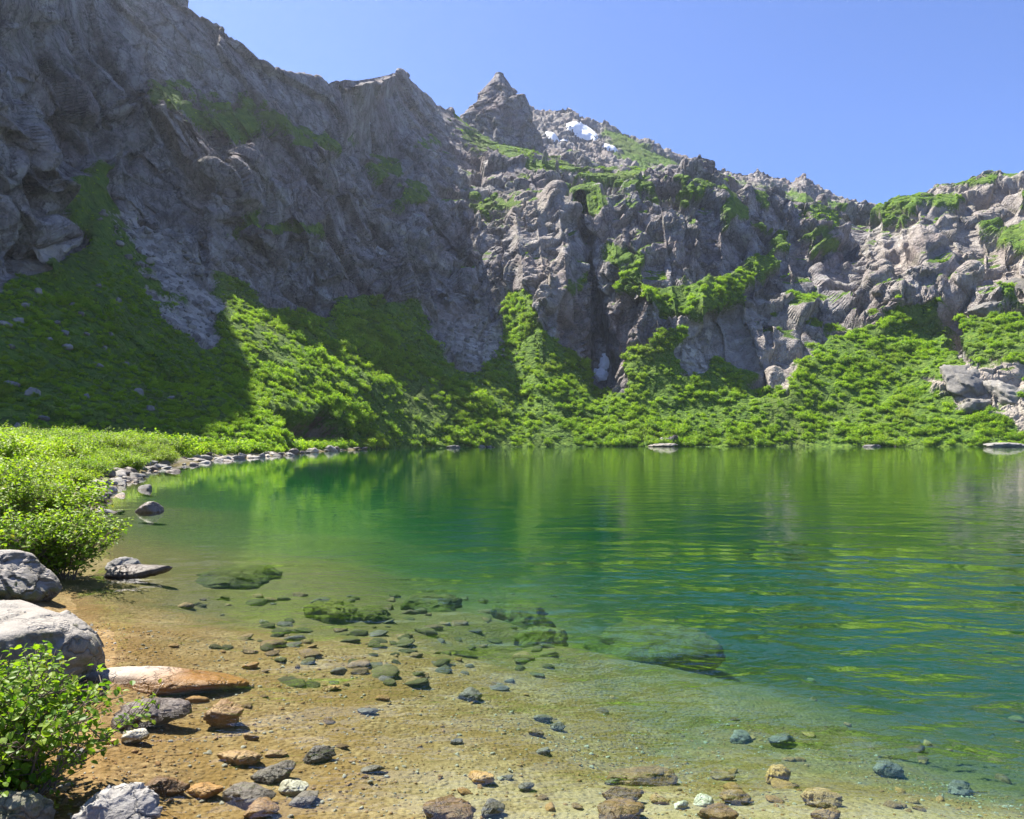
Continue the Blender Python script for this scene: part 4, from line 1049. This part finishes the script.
bs = (0.55 + 0.95 * rng.random(NBUSH) ** 2 + 0.9 * np.clip(cl[pick] + 0.5 * cl2[pick], -0.4, 0.8)) * (0.55 + 0.45 * low[pick]) * (1 - 0.35 * shade[pick])
bs = np.clip(bs * np.clip(bp[:, 1] / 150.0, 0.55, 1.15), 0.3, 2.6)
br = np.stack([rng.normal(0, .22, NBUSH), rng.normal(0, .22, NBUSH), rng.uniform(0, 6.28, NBUSH)], 1)
bp[:, 2] -= 0.15 * bs
NB2 = 2600
by_ = rng.uniform(58, 168, NB2); bx_ = rng.uniform(-62, -20, NB2)
bz_, bs_ = ground_z(bx_, by_)
okb = (bs_ < -0.9) & (bs_ > -26) & (bx_ > -0.78 * by_)
bp = np.concatenate([bp, np.stack([bx_, by_, bz_ - 0.1], 1)[okb]]); nb2 = int(okb.sum())
bs = np.concatenate([bs, rng.uniform(0.6, 1.5, nb2)]); br = np.concatenate([br, np.stack([rng.normal(0, .2, nb2), rng.normal(0, .2, nb2), rng.uniform(0, 6.28, nb2)], 1)])
NBUSH += nb2
mass('shrubbery', bp, rng.integers(0, 4, NBUSH), bs, br, far_src, 'dense green alder scrub covering the slopes below the cliffs', 'scrub')
print('hillside bushes', NBUSH, 'area', ar[lush > .5].sum())

# ------------------------------------------------------------------ BOULDERS ON THE SLOPES
def on_slope(u, v):
    d = (uu - u) ** 2 + (vv - v) ** 2
    d[0] = 1e9
    i = np.unravel_index(d.argmin(), d.shape)
    return P2[i]
for (u, v, w_) in [(12, 384, 15), (33, 398, 15), (44, 415, 13), (139, 393, 15), (98, 366, 11), (83, 311, 9), (40, 290, 11), (20, 322, 12), (5, 328, 13), (35, 270, 11), (68, 345, 11), (66, 330, 9), (125, 355, 9), (131, 358, 8), (145, 278, 9), (150, 292, 8), (60, 318, 9), (108, 345, 8), (172, 399, 8), (120, 300, 8), (100, 285, 7), (75, 300, 8), (28, 305, 10), (90, 330, 8), (10, 350, 9), (50, 338, 8), (115, 330, 7), (85, 405, 9), (150, 410, 9), (20, 420, 10)]:
    q_ = on_slope(u, v); s = w_ / F * q_[1] * 1.1
    stone_copy(random.choice(SCP), (q_[0], q_[1], q_[2] + 0.08 * s), s, 'slope_boulder', 'pale boulder scattered on the shaded green slope below the left cliff', 'boulder', 'pale boulders on the shaded slope')
SCR = [(90, 205), (140, 212), (205, 258), (230, 290), (222, 335), (200, 347), (165, 330), (150, 290), (125, 250)]
n_ = 0
while n_ < 130:
    u, v = random.uniform(90, 232), random.uniform(205, 347)
    if not in_poly(np.array([u]), np.array([v]), SCR)[0]: continue
    q_ = on_slope(u, v); s = random.choice([3, 4, 5, 7, 10]) / F * q_[1]
    stone_copy(random.choice(SCP), (q_[0], q_[1], q_[2] + 0.2 * s), s, 'slope_boulder', 'grey block in the scree tongue running down beside the left cliff', 'boulder', 'blocks of the scree tongue'); n_ += 1
n_ = 0
SC2 = [(425, 300), (470, 290), (500, 340), (525, 360), (495, 375), (450, 345)]
while n_ < 50:
    u, v = random.uniform(425, 525), random.uniform(290, 375)
    if not in_poly(np.array([u]), np.array([v]), SC2)[0]: continue
    q_ = on_slope(u, v); s = random.choice([3, 4, 6, 8]) / F * q_[1]
    stone_copy(random.choice(SCP), (q_[0], q_[1], q_[2] + 0.2 * s), s, 'slope_boulder', 'brownish block lying in the rubble chute below the middle cliffs', 'boulder', 'blocks of the middle rubble chute'); n_ += 1
for (u, v, w_, lab, sd) in [(1014, 268, 40, 'large bright boulder face at the right edge of the frame above the green ledge', 181), (965, 380, 62, 'broad pale granite hump among bushes on the right slope', 182), (1008, 392, 54, 'rounded pale granite slab at the right edge above the shore', 183),
                            (948, 330, 30, 'cream boulder at the foot of the right-hand rib', 184), (985, 300, 34, 'blocky tan boulder on the right-hand rib', 185), (975, 405, 40, 'low pale slab below the granite hump on the right slope', 186)]:
    q_ = on_slope(u, v); w2 = w_ / F * q_[1]
    me = rock_mesh('slope_boulder', M_SCREE, (w2, w2 * 0.9, w2 * 0.55), sd, 5, 1.2)
    o = link('slope_boulder', me, label=lab, category='boulder'); o.location = (q_[0], q_[1] + w2 * 0.1, q_[2] - w2 * 0.08); o.rotation_euler = (R(28), R(8), sd)

# ------------------------------------------------------------------ SNOW PATCHES
ts = NT('old_snow')
pz = ts.pos(); ns = ts.noise(pz, 0.8, 5, 0.6)
M_SNOW = ts.surf(ts.bsdf(ts.mix(ns, (0.80, 0.80, 0.82), (0.90, 0.90, 0.91)), 0.7, ts.bump(ns, 0.4, 0.4), 0.2))
def snow(sheet, u_, v_, poly, label, thick=0.9):
    u_ = 512 + sheet[..., 0] / sheet[..., 1] * F; v_ = HZ - (sheet[..., 2] - ZC) / sheet[..., 1] * F
    inside = in_poly(u_, v_, poly)
    fcs = grid_faces(*u_.shape)
    ins = inside.ravel()
    keep = ins[fcs].sum(1) >= 3
    fcs = fcs[keep]
    if len(fcs) == 0: print('no snow', label); return
    idx, inv = np.unique(fcs, return_inverse=True)
    n = grid_normals(sheet); n = n if np.median(n[..., 2]) > 0 else -n
    S_ = sheet.copy()
    for _ in range(2): S_ = gsmooth(gsmooth(S_, 1, 0), 1, 1)
    edge = gsmooth(gsmooth(inside.astype(float), 2, 0), 2, 1).ravel()[idx]
    v3 = S_.reshape(-1, 3)[idx] + (np.array([0, -0.5, 0.75])[None]) * (thick * (edge * 2.2 - 0.8))[:, None]
    me = np_mesh('snow_patch', v3, inv.reshape(-1, 4), [M_SNOW])
    link('snow_patch', me, label=label, category='snow')
snow(*FAR, [(566, 124), (580, 123), (590, 130), (600, 137), (596, 142), (580, 141), (576, 136), (566, 133)], 'largest white snow patch on the brown slope of the far ridge', 2.5)
snow(*FAR, [(602, 144), (614, 147), (620, 152), (612, 153), (602, 149)], 'small snow patch right of and below the largest one on the far ridge', 2.2)
snow(*FAR, [(545, 132), (556, 135), (560, 140), (570, 137), (568, 142), (555, 143), (546, 137)], 'thin snow streak left of the largest patch on the far ridge', 2.2)
snow(P2, uu, vv, [(356, 116), (366, 117), (368, 124), (358, 124)], 'tiny snow spot in the dark rock below the left shoulder peak', 2.0)
for (u, v, w_, hh, lab, sd) in [(604, 359, 13, 1.5, 'upper white snow remnant in the foot of the narrow dark gully', 191), (600, 375, 15, 1.2, 'lower white snow remnant at the bottom of the narrow dark gully', 192)]:
    q_ = P2[np.unravel_index(np.argmin((512 + P2[1:, :, 0] / P2[1:, :, 1] * F - u) ** 2 + (HZ - (P2[1:, :, 2] - ZC) / P2[1:, :, 1] * F - v) ** 2), P2[1:].shape[:2])]
    w2 = w_ / F * q_[1]
    o = link('snow_patch', rock_mesh('snow_patch', M_SNOW, (w2, w2 * 0.8, w2 * hh), sd, 5, 1.6, 14), label=lab, category='snow')
    o.location = (q_[0], q_[1] - w2 * 0.1, q_[2]); o.rotation_euler = (R(-25), R(12), 0)

# ------------------------------------------------------------------ HAZE
def haze_box():
    v = [(-620, -30, -19), (620, -30, -19), (620, 760, -19), (-620, 760, -19), (-620, -30, 330), (620, -30, 330), (620, 760, 330), (-620, 760, 330)]
    f = [(3, 2, 1, 0), (4, 5, 6, 7), (0, 1, 5, 4), (1, 2, 6, 5), (2, 3, 7, 6), (3, 0, 4, 7)]
    t = NT('mountain_air')
    pv_ = t.n('VolumePrincipled', {'Color': (0.78, 0.86, 1.0, 1), 'Density': 0.00012, 'Anisotropy': 0.65})
    t.t.links.new(pv_.outputs[0], t.out.inputs['Volume'])
    link('haze', np_mesh('haze', v, f, [t.m], smooth=False), kind='stuff', label='thin bluish mountain air between the lake and the ridges', category='haze')
haze_box()


# ------------------------------------------------------------------ light, sky, camera
world = bpy.data.worlds.new('World'); scene.world = world; world.use_nodes = True
wt = world.node_tree; wt.nodes.clear()
sky = wt.nodes.new('ShaderNodeTexSky'); sky.sky_type = 'NISHITA'; sky.sun_disc = False
sky.sun_elevation = math.radians(SUN_EL); sky.sun_rotation = math.radians(SUN_AZ)
sky.altitude = 2600; sky.air_density = 1.0; sky.dust_density = 0.5; sky.ozone_density = 9.0
bg = wt.nodes.new('ShaderNodeBackground'); bg.inputs[1].default_value = 0.087
wo = wt.nodes.new('ShaderNodeOutputWorld')
tint = wt.nodes.new('ShaderNodeMix'); tint.data_type = 'RGBA'; tint.blend_type = 'MULTIPLY'; tint.inputs[0].default_value = 1.0
tint.inputs[7].default_value = (1.0, 0.90, 1.0, 1)
wt.links.new(sky.outputs[0], tint.inputs[6]); wt.links.new(tint.outputs[2], bg.inputs[0]); wt.links.new(bg.outputs[0], wo.inputs[0])
ld = bpy.data.lights.new('sun', 'SUN'); ld.energy = 5.0; ld.angle = math.radians(0.53); ld.color = (1.0, 0.95, 0.86)
so = bpy.data.objects.new('sun', ld); COL.objects.link(so)
a, e = math.radians(SUN_AZ), math.radians(SUN_EL)
dirv = Vector((math.sin(a) * math.cos(e), math.cos(a) * math.cos(e), math.sin(e)))
so.rotation_euler = dirv.to_track_quat('Z', 'Y').to_euler()
cd = bpy.data.cameras.new('camera'); cam = bpy.data.objects.new('camera', cd); COL.objects.link(cam)
cam.location = (0, 0, ZC); cam.rotation_euler = (math.radians(90), 0, 0)
cd.sensor_fit = 'HORIZONTAL'; cd.sensor_width = 36; cd.lens = 36 * F / W
cd.shift_y = (HZ - H / 2) / W; cd.clip_start = 0.05; cd.clip_end = 5000
scene.camera = cam
scene.view_settings.view_transform = 'Standard'; scene.view_settings.look = 'None'
scene.view_settings.exposure = 1.55; scene.view_settings.gamma = 1
c = scene.cycles
c.max_bounces = 8; c.diffuse_bounces = 3; c.glossy_bounces = 3; c.transmission_bounces = 4; c.transparent_max_bounces = 12; c.volume_bounces = 1
c.use_denoising = True
c.caustics_reflective = False; c.caustics_refractive = False
